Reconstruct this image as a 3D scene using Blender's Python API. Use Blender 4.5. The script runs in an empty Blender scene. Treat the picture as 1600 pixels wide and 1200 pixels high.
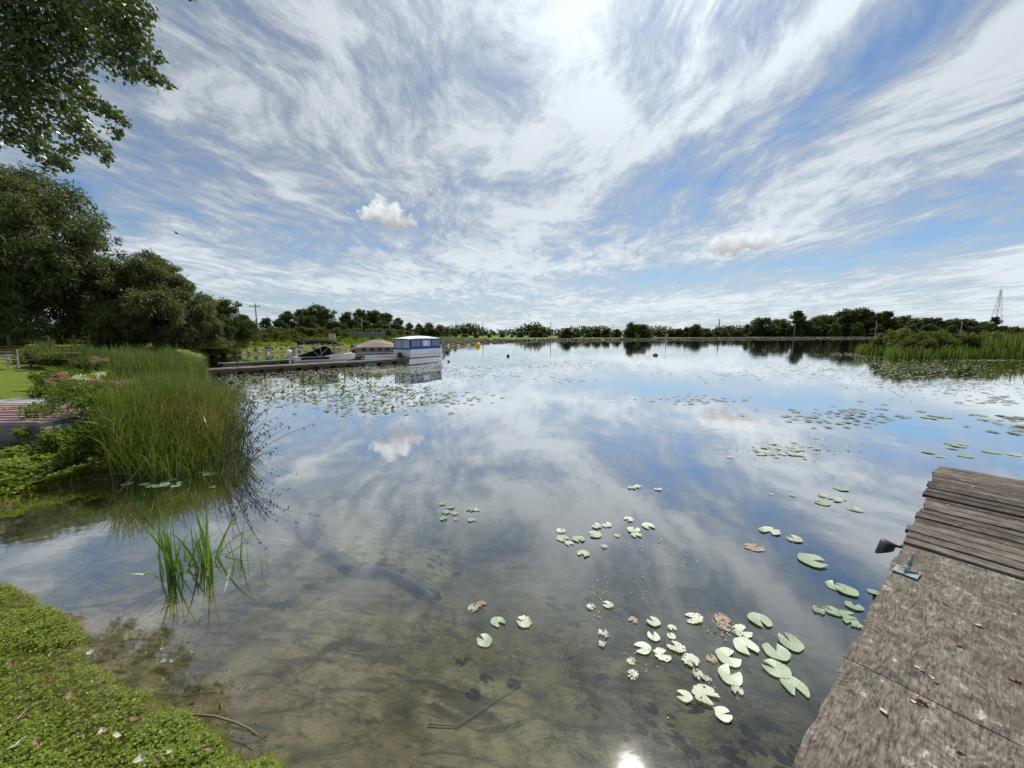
import bpy, math, random
import numpy as np
from mathutils import Vector, Matrix

R = math.radians
scene = bpy.context.scene
col = scene.collection

# ------------------------------------------------------------------ camera, sky, sun, exposure
CAM_H = 2.3
FPX, HORIZON = 601.0, 522.0                       # focal length in px of a 1600 wide picture
PITCH = math.atan((600 - HORIZON) / FPX)
cd = bpy.data.cameras.new('camera'); cam = bpy.data.objects.new('camera', cd); col.objects.link(cam)
cd.sensor_width = 36; cd.lens = 36 * FPX / 1600; cd.clip_start = 0.05; cd.clip_end = 9000
cam.location = (0, 0, CAM_H); cam.rotation_euler = (math.pi / 2 - PITCH, 0, 0)
scene.camera = cam
cP, sP = math.cos(PITCH), math.sin(PITCH)

def ray(px, py):
    a = (px - 800) / FPX; b = (600 - py) / FPX
    return Vector((a, cP + sP * b, cP * b - sP))
def gnd(px, py, z=0.0):
    d = ray(px, py); t = (z - CAM_H) / d.z
    return Vector((d.x * t, d.y * t, z))
def at(px, py, y):
    d = ray(px, py); t = y / d.y
    return Vector((d.x * t, y, CAM_H + d.z * t))
def gndv(px, py, z=0.0):
    a = (np.asarray(px) - 800) / FPX; b = (600 - np.asarray(py)) / FPX
    t = (z - CAM_H) / (cP * b - sP)
    return np.stack([a * t, (cP + sP * b) * t], 1)
def azel(px, py):
    d = ray(px, py)
    return math.atan2(d.x, d.y), math.atan2(d.z, math.hypot(d.x, d.y))

SUN_AZ, SUN_EL = R(20.0), R(51.4)
sun_dir = Vector((math.sin(SUN_AZ) * math.cos(SUN_EL), math.cos(SUN_AZ) * math.cos(SUN_EL), math.sin(SUN_EL)))
sl = bpy.data.lights.new('sun', 'SUN'); so = bpy.data.objects.new('sun', sl); col.objects.link(so)
sl.energy = 4.2; sl.angle = R(0.6); sl.color = (1.0, 0.95, 0.86)
so.rotation_euler = sun_dir.to_track_quat('Z', 'Y').to_euler()

vs = scene.view_settings
vs.view_transform = 'Standard'; vs.look = 'None'; vs.exposure = 0.55; vs.gamma = 1.0; vs.use_curve_mapping = False

class NT:
    """small expression helper over a node tree"""
    def __init__(s, nt): s.nt = nt
    def node(s, typ, **kw):
        n = s.nt.nodes.new(typ)
        for k, v in kw.items(): setattr(n, k, v)
        return n
    def put(s, sock, v):
        if isinstance(v, bpy.types.NodeSocket): s.nt.links.new(v, sock)
        elif v is not None:
            if hasattr(sock.default_value, '__len__') and not hasattr(v, '__len__'): v = (v,) * len(sock.default_value)
            if hasattr(sock.default_value, '__len__') and len(sock.default_value) == 4 and len(v) == 3: v = (*v, 1)
            sock.default_value = v
    def m(s, op, a, b=None, c=None, clamp=False):
        n = s.node('ShaderNodeMath', operation=op, use_clamp=clamp)
        for i, v in enumerate((a, b, c)): s.put(n.inputs[i], v) if v is not None else None
        return n.outputs[0]
    def vm(s, op, a, b=None, scale=None):
        n = s.node('ShaderNodeVectorMath', operation=op)
        s.put(n.inputs[0], a)
        if b is not None: s.put(n.inputs[1], b)
        if scale is not None: s.put(n.inputs['Scale'], scale)
        return n.outputs['Value'] if op in ('DOT_PRODUCT', 'LENGTH', 'DISTANCE') else n.outputs[0]
    def mix(s, f, a, b, blend='MIX'):
        n = s.node('ShaderNodeMix', data_type='RGBA', blend_type=blend)
        s.put(n.inputs[0], f); s.put(n.inputs[6], a); s.put(n.inputs[7], b)
        return n.outputs[2]
    def noise(s, vec, scale, detail=4, rough=0.55, dist=0.0, out=0):
        n = s.node('ShaderNodeTexNoise')
        if vec is not None: s.put(n.inputs['Vector'], vec)
        s.put(n.inputs['Scale'], scale); s.put(n.inputs['Detail'], detail); s.put(n.inputs['Roughness'], rough); s.put(n.inputs['Distortion'], dist)
        return n.outputs[out]
    def noise2(s, vec, scale, detail=4, rough=0.55, dist=0.0, out=0):
        o = s.noise(vec, scale, detail, rough, dist, out); o.node.noise_dimensions = '2D'; return o
    def ss(s, v, lo, hi, tolo=0.0, tohi=1.0):
        n = s.node('ShaderNodeMapRange', interpolation_type='SMOOTHSTEP')
        s.put(n.inputs[0], v); s.put(n.inputs[1], lo); s.put(n.inputs[2], hi); s.put(n.inputs[3], tolo); s.put(n.inputs[4], tohi)
        return n.outputs[0]
    def xyz(s, x, y, z):
        n = s.node('ShaderNodeCombineXYZ')
        for i, v in enumerate((x, y, z)): s.put(n.inputs[i], v)
        return n.outputs[0]
    def sep(s, v):
        n = s.node('ShaderNodeSeparateXYZ'); s.put(n.inputs[0], v); return n.outputs
    def mapping(s, vec, rot=(0, 0, 0), scale=(1, 1, 1), loc=(0, 0, 0)):
        n = s.node('ShaderNodeMapping'); s.put(n.inputs[0], vec)
        n.inputs['Rotation'].default_value = rot; n.inputs['Scale'].default_value = scale; n.inputs['Location'].default_value = loc
        return n.outputs[0]
    def bump(s, h, strength=0.5, dist=0.01, normal=None):
        n = s.node('ShaderNodeBump'); s.put(n.inputs['Height'], h); n.inputs['Strength'].default_value = strength; n.inputs['Distance'].default_value = dist
        if normal is not None: s.put(n.inputs['Normal'], normal)
        return n.outputs[0]

# ---- world: clear-sky model + a cirrus sheet at one height, thin streaks running away over the lake
w = bpy.data.worlds.new('World'); scene.world = w; w.use_nodes = True
wt = w.node_tree; wt.nodes.clear(); n = NT(wt)
sky = n.node('ShaderNodeTexSky', sky_type='NISHITA'); sky.sun_disc = False
sky.sun_elevation = SUN_EL; sky.sun_rotation = SUN_AZ; sky.altitude = 200; sky.air_density = 1.0; sky.dust_density = 0.4; sky.ozone_density = 2.2
SKY_STR = 0.062
tc = n.node('ShaderNodeTexCoord').outputs['Generated']
X, Y, Z = n.sep(tc)
zc = n.m('MAXIMUM', Z, 0.0)
den = n.m('ADD', zc, 0.07)
P = n.xyz(n.m('DIVIDE', X, den), n.m('DIVIDE', Y, den), 0.0)
az = n.m('ARCTAN2', X, Y); el = n.m('ARCSINE', Z)
AE = n.xyz(az, el, 0.0)
def blob(px, py, sx, sy, amp, rot=0):
    a0, e0 = azel(px, py)
    mp = n.node('ShaderNodeMapping', vector_type='TEXTURE'); n.put(mp.inputs[0], AE)
    mp.inputs['Location'].default_value = (a0, e0, 0); mp.inputs['Rotation'].default_value = (0, 0, R(rot)); mp.inputs['Scale'].default_value = (sx * 1.7 / FPX, sy * 1.7 / FPX, 1)
    g = n.node('ShaderNodeTexGradient', gradient_type='QUADRATIC_SPHERE' if False else 'SPHERICAL'); n.put(g.inputs[0], mp.outputs[0])
    return g.outputs['Fac'], amp * 1.25
BLOBS = [  # px, py, half sizes, amount, tilt of the long axis
    (130, 300, 130, 80, -.20, -10), (320, 15, 120, 50, -.10, -30), (520, 375, 95, 30, -.30, 8), (860, 125, 120, 45, -.20, 10), (1215, 200, 150, 34, -.30, 22), (1545, 335, 140, 30, -.32, 12),
    (1430, 55, 110, 30, -.20, 35), (1080, 432, 210, 20, -.34, 3), (480, 478, 200, 16, -.2, 0), (1010, 278, 120, 22, -.16, 25), (1150, 120, 100, 26, -.2, 35),
    (950, 190, 170, 50, .22, -5), (880, 70, 90, 70, .12, -50), (1500, 115, 200, 36, .18, 30), (1130, 165, 260, 20, .24, 28), (1350, 420, 300, 34, .12, 0), (640, 440, 420, 40, .10, 0),
]
cov = None
for b in BLOBS:
    v, am = blob(*b); cov = n.m('MULTIPLY_ADD', v, am, 0.0 if cov is None else cov)
warp = n.vm('SCALE', n.vm('SUBTRACT', n.noise2(P, 0.9, 2, 0.5, 0, 1), (.5, .5, .5)), scale=0.6)
Pw = n.vm('ADD', P, warp)
n1 = n.noise2(n.mapping(Pw, rot=(0, 0, R(9)), scale=(1.0, 0.6, 1)), 1.6, 4, 0.58)
n2 = n.noise2(n.mapping(Pw, rot=(0, 0, R(24)), scale=(2.6, 0.9, 1), loc=(3, 7, 0)), 1.5, 5, 0.60)
n3 = n.noise2(n.mapping(Pw, rot=(0, 0, R(-40)), scale=(1.0, 0.45, 1), loc=(11, 2, 0)), 6.0, 6, 0.72)
n4 = n.noise2(n.mapping(AE, rot=(0, 0, R(-4)), scale=(2.0, 10.0, 1), loc=(1, 4, 0)), 1.8, 5, 0.66)
low = n.ss(el, 0.10, 0.60, 0.95, 0.0)
n24 = n.m('ADD', n.m('MULTIPLY', n2, n.m('SUBTRACT', 1.0, low)), n.m('MULTIPLY', n4, low))
dens = n.m('ADD', n.m('ADD', n.m('MULTIPLY', n1, 0.42), n.m('MULTIPLY', n24, 0.54)), n.m('MULTIPLY', n3, 0.66))
dens = n.m('ADD', dens, n.m('MULTIPLY_ADD', cov, 0.66, 0.130))
cl = n.m('MULTIPLY', n.ss(dens, 0.52, 1.08), 0.95)
# light through the sheet: brighter towards the sun (forward scattering in ice cloud)
sd = n.m('MAXIMUM', n.vm('DOT_PRODUCT', tc, tuple(sun_dir)), 0.0)
fwd = n.m('ADD', n.m('MULTIPLY', n.m('POWER', sd, 9.0), 0.46), n.m('MULTIPLY', n.m('POWER', sd, 90.0), 0.7))
thick = n.ss(dens, 0.80, 1.12)
lum = n.m('ADD', n.m('ADD', n.ss(el, 0.0, 0.45, 0.44, 0.28), fwd), n.m('MULTIPLY', thick, 0.20))
ccol = n.vm('SCALE', (0.87, 0.94, 1.0), scale=lum)
skyc = n.vm('MULTIPLY', n.vm('SCALE', sky.outputs[0], scale=SKY_STR), (0.74, 0.93, 1.06))
haze_f = n.m('MULTIPLY', n.m('EXPONENT', n.m('MULTIPLY', zc, -12.0)), 0.65)
skyc = n.mix(haze_f, skyc, (0.27, 0.38, 0.52))
base = n.mix(cl, skyc, ccol)
pn = n.noise2(AE, FPX * 0.055, 4, 0.62)
def puff(px, py, sx, sy, gain, base):
    a0, e0 = azel(px, py)
    mp = n.node('ShaderNodeMapping', vector_type='TEXTURE'); n.put(mp.inputs[0], AE)
    mp.inputs['Location'].default_value = (a0, e0, 0); mp.inputs['Scale'].default_value = (sx * 2 / FPX, sy * 2 / FPX, 1)
    g = n.node('ShaderNodeTexGradient', gradient_type='SPHERICAL'); n.put(g.inputs[0], mp.outputs[0])
    f = n.ss(n.m('MULTIPLY_ADD', pn, 1.2, g.outputs['Fac']), 0.98, 1.28, 0.0, gain)
    yy = n.sep(mp.outputs[0])[1]
    return n.mix(f, base, n.vm('SCALE', (0.94, 0.97, 1.0), scale=n.ss(n.m('ADD', yy, pn), 0.15, 0.95, 0.34, 0.66)))
for a in ((603, 338, 38, 17, .95), (1157, 381, 36, 13, .85), (580, 398, 30, 10, .35)): base = puff(*a, base)
bg = n.node('ShaderNodeBackground'); n.put(bg.inputs[0], base); bg.inputs[1].default_value = 1.0
w.cycles.sampling_method = 'MANUAL'; w.cycles.sample_map_resolution = 512
wo = n.node('ShaderNodeOutputWorld'); wt.links.new(bg.outputs[0], wo.inputs[0])

# ------------------------------------------------------------------ helpers
def tag(o, label=None, cat=None, group=None, kind=None):
    if label: o['label'] = label
    if cat: o['category'] = cat
    if group: o['group'] = group
    if kind: o['kind'] = kind
    return o
def empty(name, loc=(0, 0, 0), rz=0.0):
    o = bpy.data.objects.new(name, None); col.objects.link(o)
    o.location = loc; o.rotation_euler = (0, 0, rz); o.empty_display_size = .2
    return o
def link(name, me, mat=None, parent=None):
    o = bpy.data.objects.new(name, me); col.objects.link(o)
    if mat is not None and not me.materials: me.materials.append(mat)
    if parent is not None: o.parent = parent
    return o
def copy_tree(o, parent=None):
    c = o.copy(); col.objects.link(c); c.parent = parent
    for ch in list(o.children): copy_tree(ch, c)
    return c
def np_mesh(name, V, F, rnd=None, smooth=False):
    V = np.asarray(V, np.float32).reshape(-1, 3); F = np.asarray(F, np.int32); k = F.shape[1]
    me = bpy.data.meshes.new(name)
    me.vertices.add(len(V)); me.vertices.foreach_set('co', V.ravel())
    me.loops.add(F.size); me.loops.foreach_set('vertex_index', F.ravel())
    me.polygons.add(len(F)); me.polygons.foreach_set('loop_start', np.arange(0, F.size, k, dtype=np.int32))
    if rnd is not None:
        a = me.attributes.new('rnd', 'FLOAT', 'FACE'); a.data.foreach_set('value', np.asarray(rnd, np.float32))
    me.update(calc_edges=True)
    if smooth: me.polygons.foreach_set('use_smooth', np.ones(len(F), bool))
    return me

class MB:
    def __init__(s): s.v = []; s.f = []
    def add(s, vs, fs):
        b = len(s.v); s.v += [tuple(v) for v in vs]; s.f += [tuple(i + b for i in f) for f in fs]; return s
    def box(s, c, size, rz=0.0, m=None):
        hx, hy, hz = (v / 2 for v in size); vs = []
        for x, y, z in ((-1, -1, -1), (1, -1, -1), (1, 1, -1), (-1, 1, -1), (-1, -1, 1), (1, -1, 1), (1, 1, 1), (-1, 1, 1)):
            p = Vector((x * hx, y * hy, z * hz))
            if rz: p = Matrix.Rotation(rz, 3, 'Z') @ p
            if m is not None: p = m @ p
            vs.append(p + Vector(c))
        return s.add(vs, [(0, 3, 2, 1), (4, 5, 6, 7), (0, 1, 5, 4), (1, 2, 6, 5), (2, 3, 7, 6), (3, 0, 4, 7)])
    def bar(s, a, b, w, h=None):
        a, b = Vector(a), Vector(b); d = b - a
        q = d.to_track_quat('X', 'Z').to_matrix()
        return s.box((a + b) / 2, (d.length, w, h or w), m=q)
    def tube(s, path, rad, nseg=8, cap=True):
        path = [Vector(p) for p in path]
        if not hasattr(rad, '__len__'): rad = [rad] * len(path)
        rings = []; up = Vector((0.3, 0.2, 1)).normalized()
        for i, p in enumerate(path):
            t = (path[min(i + 1, len(path) - 1)] - path[max(i - 1, 0)]).normalized()
            u = up.cross(t)
            if u.length < 1e-3: u = Vector((1, 0, 0)).cross(t)
            u.normalize(); v = t.cross(u)
            rings.append([p + (u * math.cos(2 * math.pi * k / nseg) + v * math.sin(2 * math.pi * k / nseg)) * rad[i] for k in range(nseg)])
        return s.loft(rings, cap)
    def loft(s, rings, cap=True):
        k = len(rings[0]); vs = [p for r in rings for p in r]; fs = []
        for i in range(len(rings) - 1):
            for j in range(k):
                fs.append((i * k + j, i * k + (j + 1) % k, (i + 1) * k + (j + 1) % k, (i + 1) * k + j))
        if cap: fs += [tuple(range(k - 1, -1, -1)), tuple(range((len(rings) - 1) * k, len(rings) * k))]
        return s.add(vs, fs)
    def mesh(s, name, smooth=False, bevel=0.0):
        me = bpy.data.meshes.new(name); me.from_pydata(s.v, [], s.f); me.update()
        if bevel:
            import bmesh
            bm = bmesh.new(); bm.from_mesh(me)
            bmesh.ops.bevel(bm, geom=bm.edges[:], offset=bevel, segments=1, affect='EDGES'); bm.to_mesh(me); bm.free()
        if smooth:
            for p in me.polygons: p.use_smooth = True
        return me
    def build(s, name, mat, parent=None, smooth=False, bevel=0.0):
        return link(name, s.mesh(name, smooth, bevel), mat, parent)

# value noise for terrain
_g = np.random.default_rng(5).random((256, 256))
def vnoise(x, y):
    xi = np.floor(x).astype(int); yi = np.floor(y).astype(int); fx = x - xi; fy = y - yi
    fx = fx * fx * (3 - 2 * fx); fy = fy * fy * (3 - 2 * fy)
    g = lambda i, j: _g[i % 256, j % 256]
    return (g(xi, yi) * (1 - fx) + g(xi + 1, yi) * fx) * (1 - fy) + (g(xi, yi + 1) * (1 - fx) + g(xi + 1, yi + 1) * fx) * fy - .5

# ------------------------------------------------------------------ materials
def mat_new(name):
    m = bpy.data.materials.new(name); m.use_nodes = True; nt = m.node_tree
    for nd in list(nt.nodes): nt.nodes.remove(nd)
    out = nt.nodes.new('ShaderNodeOutputMaterial')
    return m, NT(nt), out
def principled(n, out, color, rough=0.6, metal=0.0, spec=0.5, normal=None):
    b = n.node('ShaderNodeBsdfPrincipled')
    n.put(b.inputs['Base Color'], color); n.put(b.inputs['Roughness'], rough); n.put(b.inputs['Metallic'], metal)
    n.put(b.inputs['Specular IOR Level'], spec)
    if normal is not None: n.put(b.inputs['Normal'], normal)
    n.nt.links.new(b.outputs[0], out.inputs[0]); return b
def simple(name, c, rough=0.6, metal=0.0, var=0.25, scale=6.0, spec=0.5, bump=0.0):
    m, n, out = mat_new(name)
    p = n.node('ShaderNodeTexCoord').outputs['Object']
    nz = n.noise(p, scale, 6, 0.6)
    cc = n.mix(nz, tuple(v * (1 - var) for v in c), tuple(min(1, v * (1 + var)) for v in c))
    nm = n.bump(nz, bump, 0.01) if bump else None
    principled(n, out, cc, rough, metal, spec, nm); return m
def leafmat(name, c1, c2, trans=0.35, rough=0.45, c3=None, spec=0.4, tcol=(1.15, 1.15, 0.5)):
    m, n, out = mat_new(name)
    r = n.node('ShaderNodeAttribute', attribute_name='rnd').outputs['Fac']
    orr = n.node('ShaderNodeObjectInfo').outputs['Random']
    p = n.node('ShaderNodeNewGeometry').outputs['Position']
    nz = n.noise(p, 0.55, 3, 0.5)
    f = n.m('ADD', n.m('MULTIPLY', r, 0.6), n.m('ADD', n.m('MULTIPLY', n.m('SUBTRACT', nz, .5), 1.1), n.m('MULTIPLY', orr, 0.35)), clamp=True)
    c = n.mix(f, c1, c2)
    if c3 is not None: c = n.mix(n.ss(r, 0.91, 0.95), c, c3)
    b = n.node('ShaderNodeBsdfPrincipled'); n.put(b.inputs['Base Color'], c); b.inputs['Roughness'].default_value = rough; b.inputs['Specular IOR Level'].default_value = spec
    t = n.node('ShaderNodeBsdfTranslucent'); n.put(t.inputs[0], n.mix(1.0, c, tcol, 'MULTIPLY'))
    mx = n.node('ShaderNodeMixShader'); mx.inputs[0].default_value = trans
    n.nt.links.new(b.outputs[0], mx.inputs[1]); n.nt.links.new(t.outputs[0], mx.inputs[2]); n.nt.links.new(mx.outputs[0], out.inputs[0])
    return m

def ground_mat(name='ground', k=1.0):
    m, n, out = mat_new(name)
    g = n.node('ShaderNodeNewGeometry'); p = g.outputs['Position']; x, y, z = n.sep(p)
    a = n.noise(p, 0.8, 6, 0.6); b = n.noise(p, 5.0, 6, 0.65); c = n.noise(p, 28.0, 5, 0.7)
    pm = n.mapping(p, rot=(0, 0, R(35)), scale=(1.0, 2.6, 1.0))
    d = n.noise(pm, 2.2, 7, 0.68, 0.8)
    e = n.noise(n.mapping(p, rot=(0, 0, R(-30)), scale=(1.0, 3.2, 1.0)), 11.0, 6, 0.72, 1.0)
    kk = lambda r_, g_, b_: (r_ * k, g_ * k, b_ * k)
    silt = n.mix(n.ss(a, 0.35, 0.65), kk(0.085, 0.068, 0.036), kk(0.150, 0.128, 0.076))
    silt = n.mix(n.ss(b, 0.40, 0.68), silt, kk(0.048, 0.042, 0.020))
    silt = n.mix(n.m('MULTIPLY', n.ss(d, 0.47, 0.62), 0.85), silt, kk(0.022, 0.020, 0.011))
    silt = n.mix(n.m('MULTIPLY', n.ss(e, 0.52, 0.66), 0.75), silt, kk(0.030, 0.028, 0.015))
    silt = n.mix(n.m('MULTIPLY', n.ss(c, 0.60, 0.75), 0.45), silt, kk(0.20, 0.175, 0.115))
    soil = n.mix(b, (0.055, 0.042, 0.020), (0.085, 0.070, 0.030))
    lawn = n.mix(n.noise(p, 1.6, 5, 0.6), (0.070, 0.110, 0.010), (0.115, 0.150, 0.018))
    lawn = n.mix(n.ss(c, 0.45, 0.8), lawn, (0.035, 0.060, 0.008))
    land = n.mix(n.ss(n.m('ADD', z, n.m('MULTIPLY', n.m('SUBTRACT', b, .5), .25)), 0.10, 0.24), soil, lawn)
    cc = n.mix(n.ss(n.m('ADD', z, n.m('MULTIPLY', n.m('SUBTRACT', b, .5), .06)), -0.01, 0.05), silt, land)
    h = n.m('ADD', n.m('MULTIPLY', b, 0.6), n.m('MULTIPLY', c, 0.4))
    principled(n, out, cc, 0.95, 0, 0.15, n.bump(h, 0.9, 0.05)); return m

def water_mat():
    m, n, out = mat_new('lake_water')
    p = n.node('ShaderNodeNewGeometry').outputs['Position']
    pm = n.mapping(p, scale=(0.8, 1.3, 1))
    r1 = n.noise(pm, 1.1, 3, 0.5); r2 = n.noise(pm, 7.0, 3, 0.5)
    calm = n.ss(n.noise(p, 0.06, 3, 0.5), 0.40, 0.65, 0.35, 1.0)
    h = n.m('MULTIPLY', n.m('ADD', n.m('MULTIPLY', r1, 0.9), n.m('MULTIPLY', r2, 0.10)), calm)
    nm = n.bump(h, 0.10, 0.06)
    inc = n.node('ShaderNodeNewGeometry').outputs['Incoming']
    ct = n.m('ABSOLUTE', n.vm('DOT_PRODUCT', inc, nm))
    fr = n.ss(n.m('SUBTRACT', 1.0, ct, clamp=True), 0.26, 0.93, 0.055, 1.0)
    gl = n.node('ShaderNodeBsdfAnisotropic'); gl.inputs['Roughness'].default_value = 0.032; gl.inputs[0].default_value = (1, 1, 1, 1); n.put(gl.inputs['Normal'], nm)
    tr = n.node('ShaderNodeBsdfTransparent'); tr.inputs[0].default_value = (0.97, 0.985, 0.97, 1)
    mx = n.node('ShaderNodeMixShader'); n.put(mx.inputs[0], fr)
    n.nt.links.new(tr.outputs[0], mx.inputs[1]); n.nt.links.new(gl.outputs[0], mx.inputs[2]); n.nt.links.new(mx.outputs[0], out.inputs[0])
    va = n.node('ShaderNodeVolumeAbsorption'); va.inputs[0].default_value = (0.42, 0.52, 0.36, 1); va.inputs[1].default_value = 1.15
    n.nt.links.new(va.outputs[0], out.inputs['Volume'])
    return m

def plywood_mat(name, seed):
    m, n, out = mat_new(name)
    p = n.node('ShaderNodeTexCoord').outputs['Object']
    p0 = n.vm('ADD', p, (seed, seed * .7, 0))
    fib = n.noise(n.mapping(p0, rot=(0, 0, R(6)), scale=(11, 85, 11)), 1.0, 6, 0.84, 0.8)
    rg_ = n.noise(n.mapping(p0, rot=(0, 0, R(6)), scale=(1.0, 2.3, 1.0)), 1.15, 2, 0.45)
    g = n.m('MULTIPLY_ADD', n.m('SINE', n.m('ADD', n.m('MULTIPLY', rg_, 210.0), n.m('MULTIPLY', fib, 4.0))), 0.5, 0.5)
    big = n.noise(p0, 1.3, 5, 0.6); spot = n.noise(p0, 14.0, 6, 0.75)
    v = n.m('ADD', n.m('ADD', n.m('MULTIPLY', g, 0.07), n.m('MULTIPLY', fib, 1.06)), n.m('MULTIPLY', n.m('SUBTRACT', spot, .5), 0.6))
    f = n.ss(v, 0.36, 0.78)
    c = n.mix(f, (0.028, 0.023, 0.018), (0.205, 0.182, 0.154))
    c = n.mix(n.m('MULTIPLY', n.ss(spot, 0.56, 0.70), n.ss(f, .5, .9)), c, (0.42, 0.40, 0.37))
    c = n.mix(n.m('MULTIPLY', n.ss(big, 0.50, 0.66), 0.55), c, (0.062, 0.047, 0.034))
    c = n.mix(n.m('MULTIPLY', n.ss(n.noise(p0, 6.0, 4, .6), 0.60, 0.72), 0.5), c, (0.12, 0.11, 0.06))
    principled(n, out, c, 0.85, 0, 0.25, n.bump(n.m('ADD', v, n.m('MULTIPLY', spot, .5)), 0.85, 0.006)); return m
def plank_mat(name='weathered_plank', c1=(0.030, 0.021, 0.016), c2=(0.200, 0.172, 0.150)):
    m, n, out = mat_new(name)
    p = n.node('ShaderNodeTexCoord').outputs['Object']; oi = n.node('ShaderNodeObjectInfo').outputs['Random']
    p0 = n.vm('ADD', p, n.xyz(n.m('MULTIPLY', oi, 31.0), n.m('MULTIPLY', oi, 57.0), 0.0))
    fib = n.noise(n.mapping(p0, scale=(55, 3.0, 55)), 1.0, 6, 0.72, 0.6)
    gro = n.noise(n.mapping(p0, scale=(26, 0.9, 26)), 1.0, 4, 0.6, 0.3)
    spot = n.noise(p0, 9.0, 6, 0.7)
    v = n.m('ADD', n.m('ADD', n.m('MULTIPLY', fib, .6), n.m('MULTIPLY', gro, .5)), n.m('MULTIPLY', n.m('SUBTRACT', spot, .5), .5))
    v = n.m('ADD', v, n.m('MULTIPLY', n.m('SUBTRACT', oi, .5), .16))
    c = n.mix(n.ss(v, 0.40, 0.80), c1, c2)
    c = n.mix(n.ss(spot, 0.66, 0.76), c, (0.36, 0.31, 0.26))
    principled(n, out, c, 0.85, 0, 0.25, n.bump(n.m('ADD', fib, gro), 1.0, 0.010)); return m
def pad_mat(name, c1, c2, c3, rough=0.38):
    m, n, out = mat_new(name)
    p = n.node('ShaderNodeTexCoord').outputs['Object']; oi = n.node('ShaderNodeObjectInfo').outputs['Random']
    x, y, z = n.sep(p)
    ang = n.m('ARCTAN2', y, x)
    vein = n.m('POWER', n.m('ABSOLUTE', n.m('SINE', n.m('MULTIPLY', ang, 9.0))), 0.35)
    nz = n.noise(n.vm('ADD', p, n.xyz(n.m('MULTIPLY', oi, 40.), 0., 0.)), 16.0, 5, 0.65)
    c = n.mix(n.m('ADD', n.m('MULTIPLY', nz, .7), n.m('MULTIPLY', n.m('SUBTRACT', oi, .5), .6), clamp=True), c1, c2)
    c = n.mix(n.ss(nz, 0.60, 0.70), c, c3)
    b = principled(n, out, c, rough + .05, 0, 0.6, n.bump(n.m('ADD', vein, n.m('MULTIPLY', nz, 1.5)), 0.16, 0.004)); return m

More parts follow.
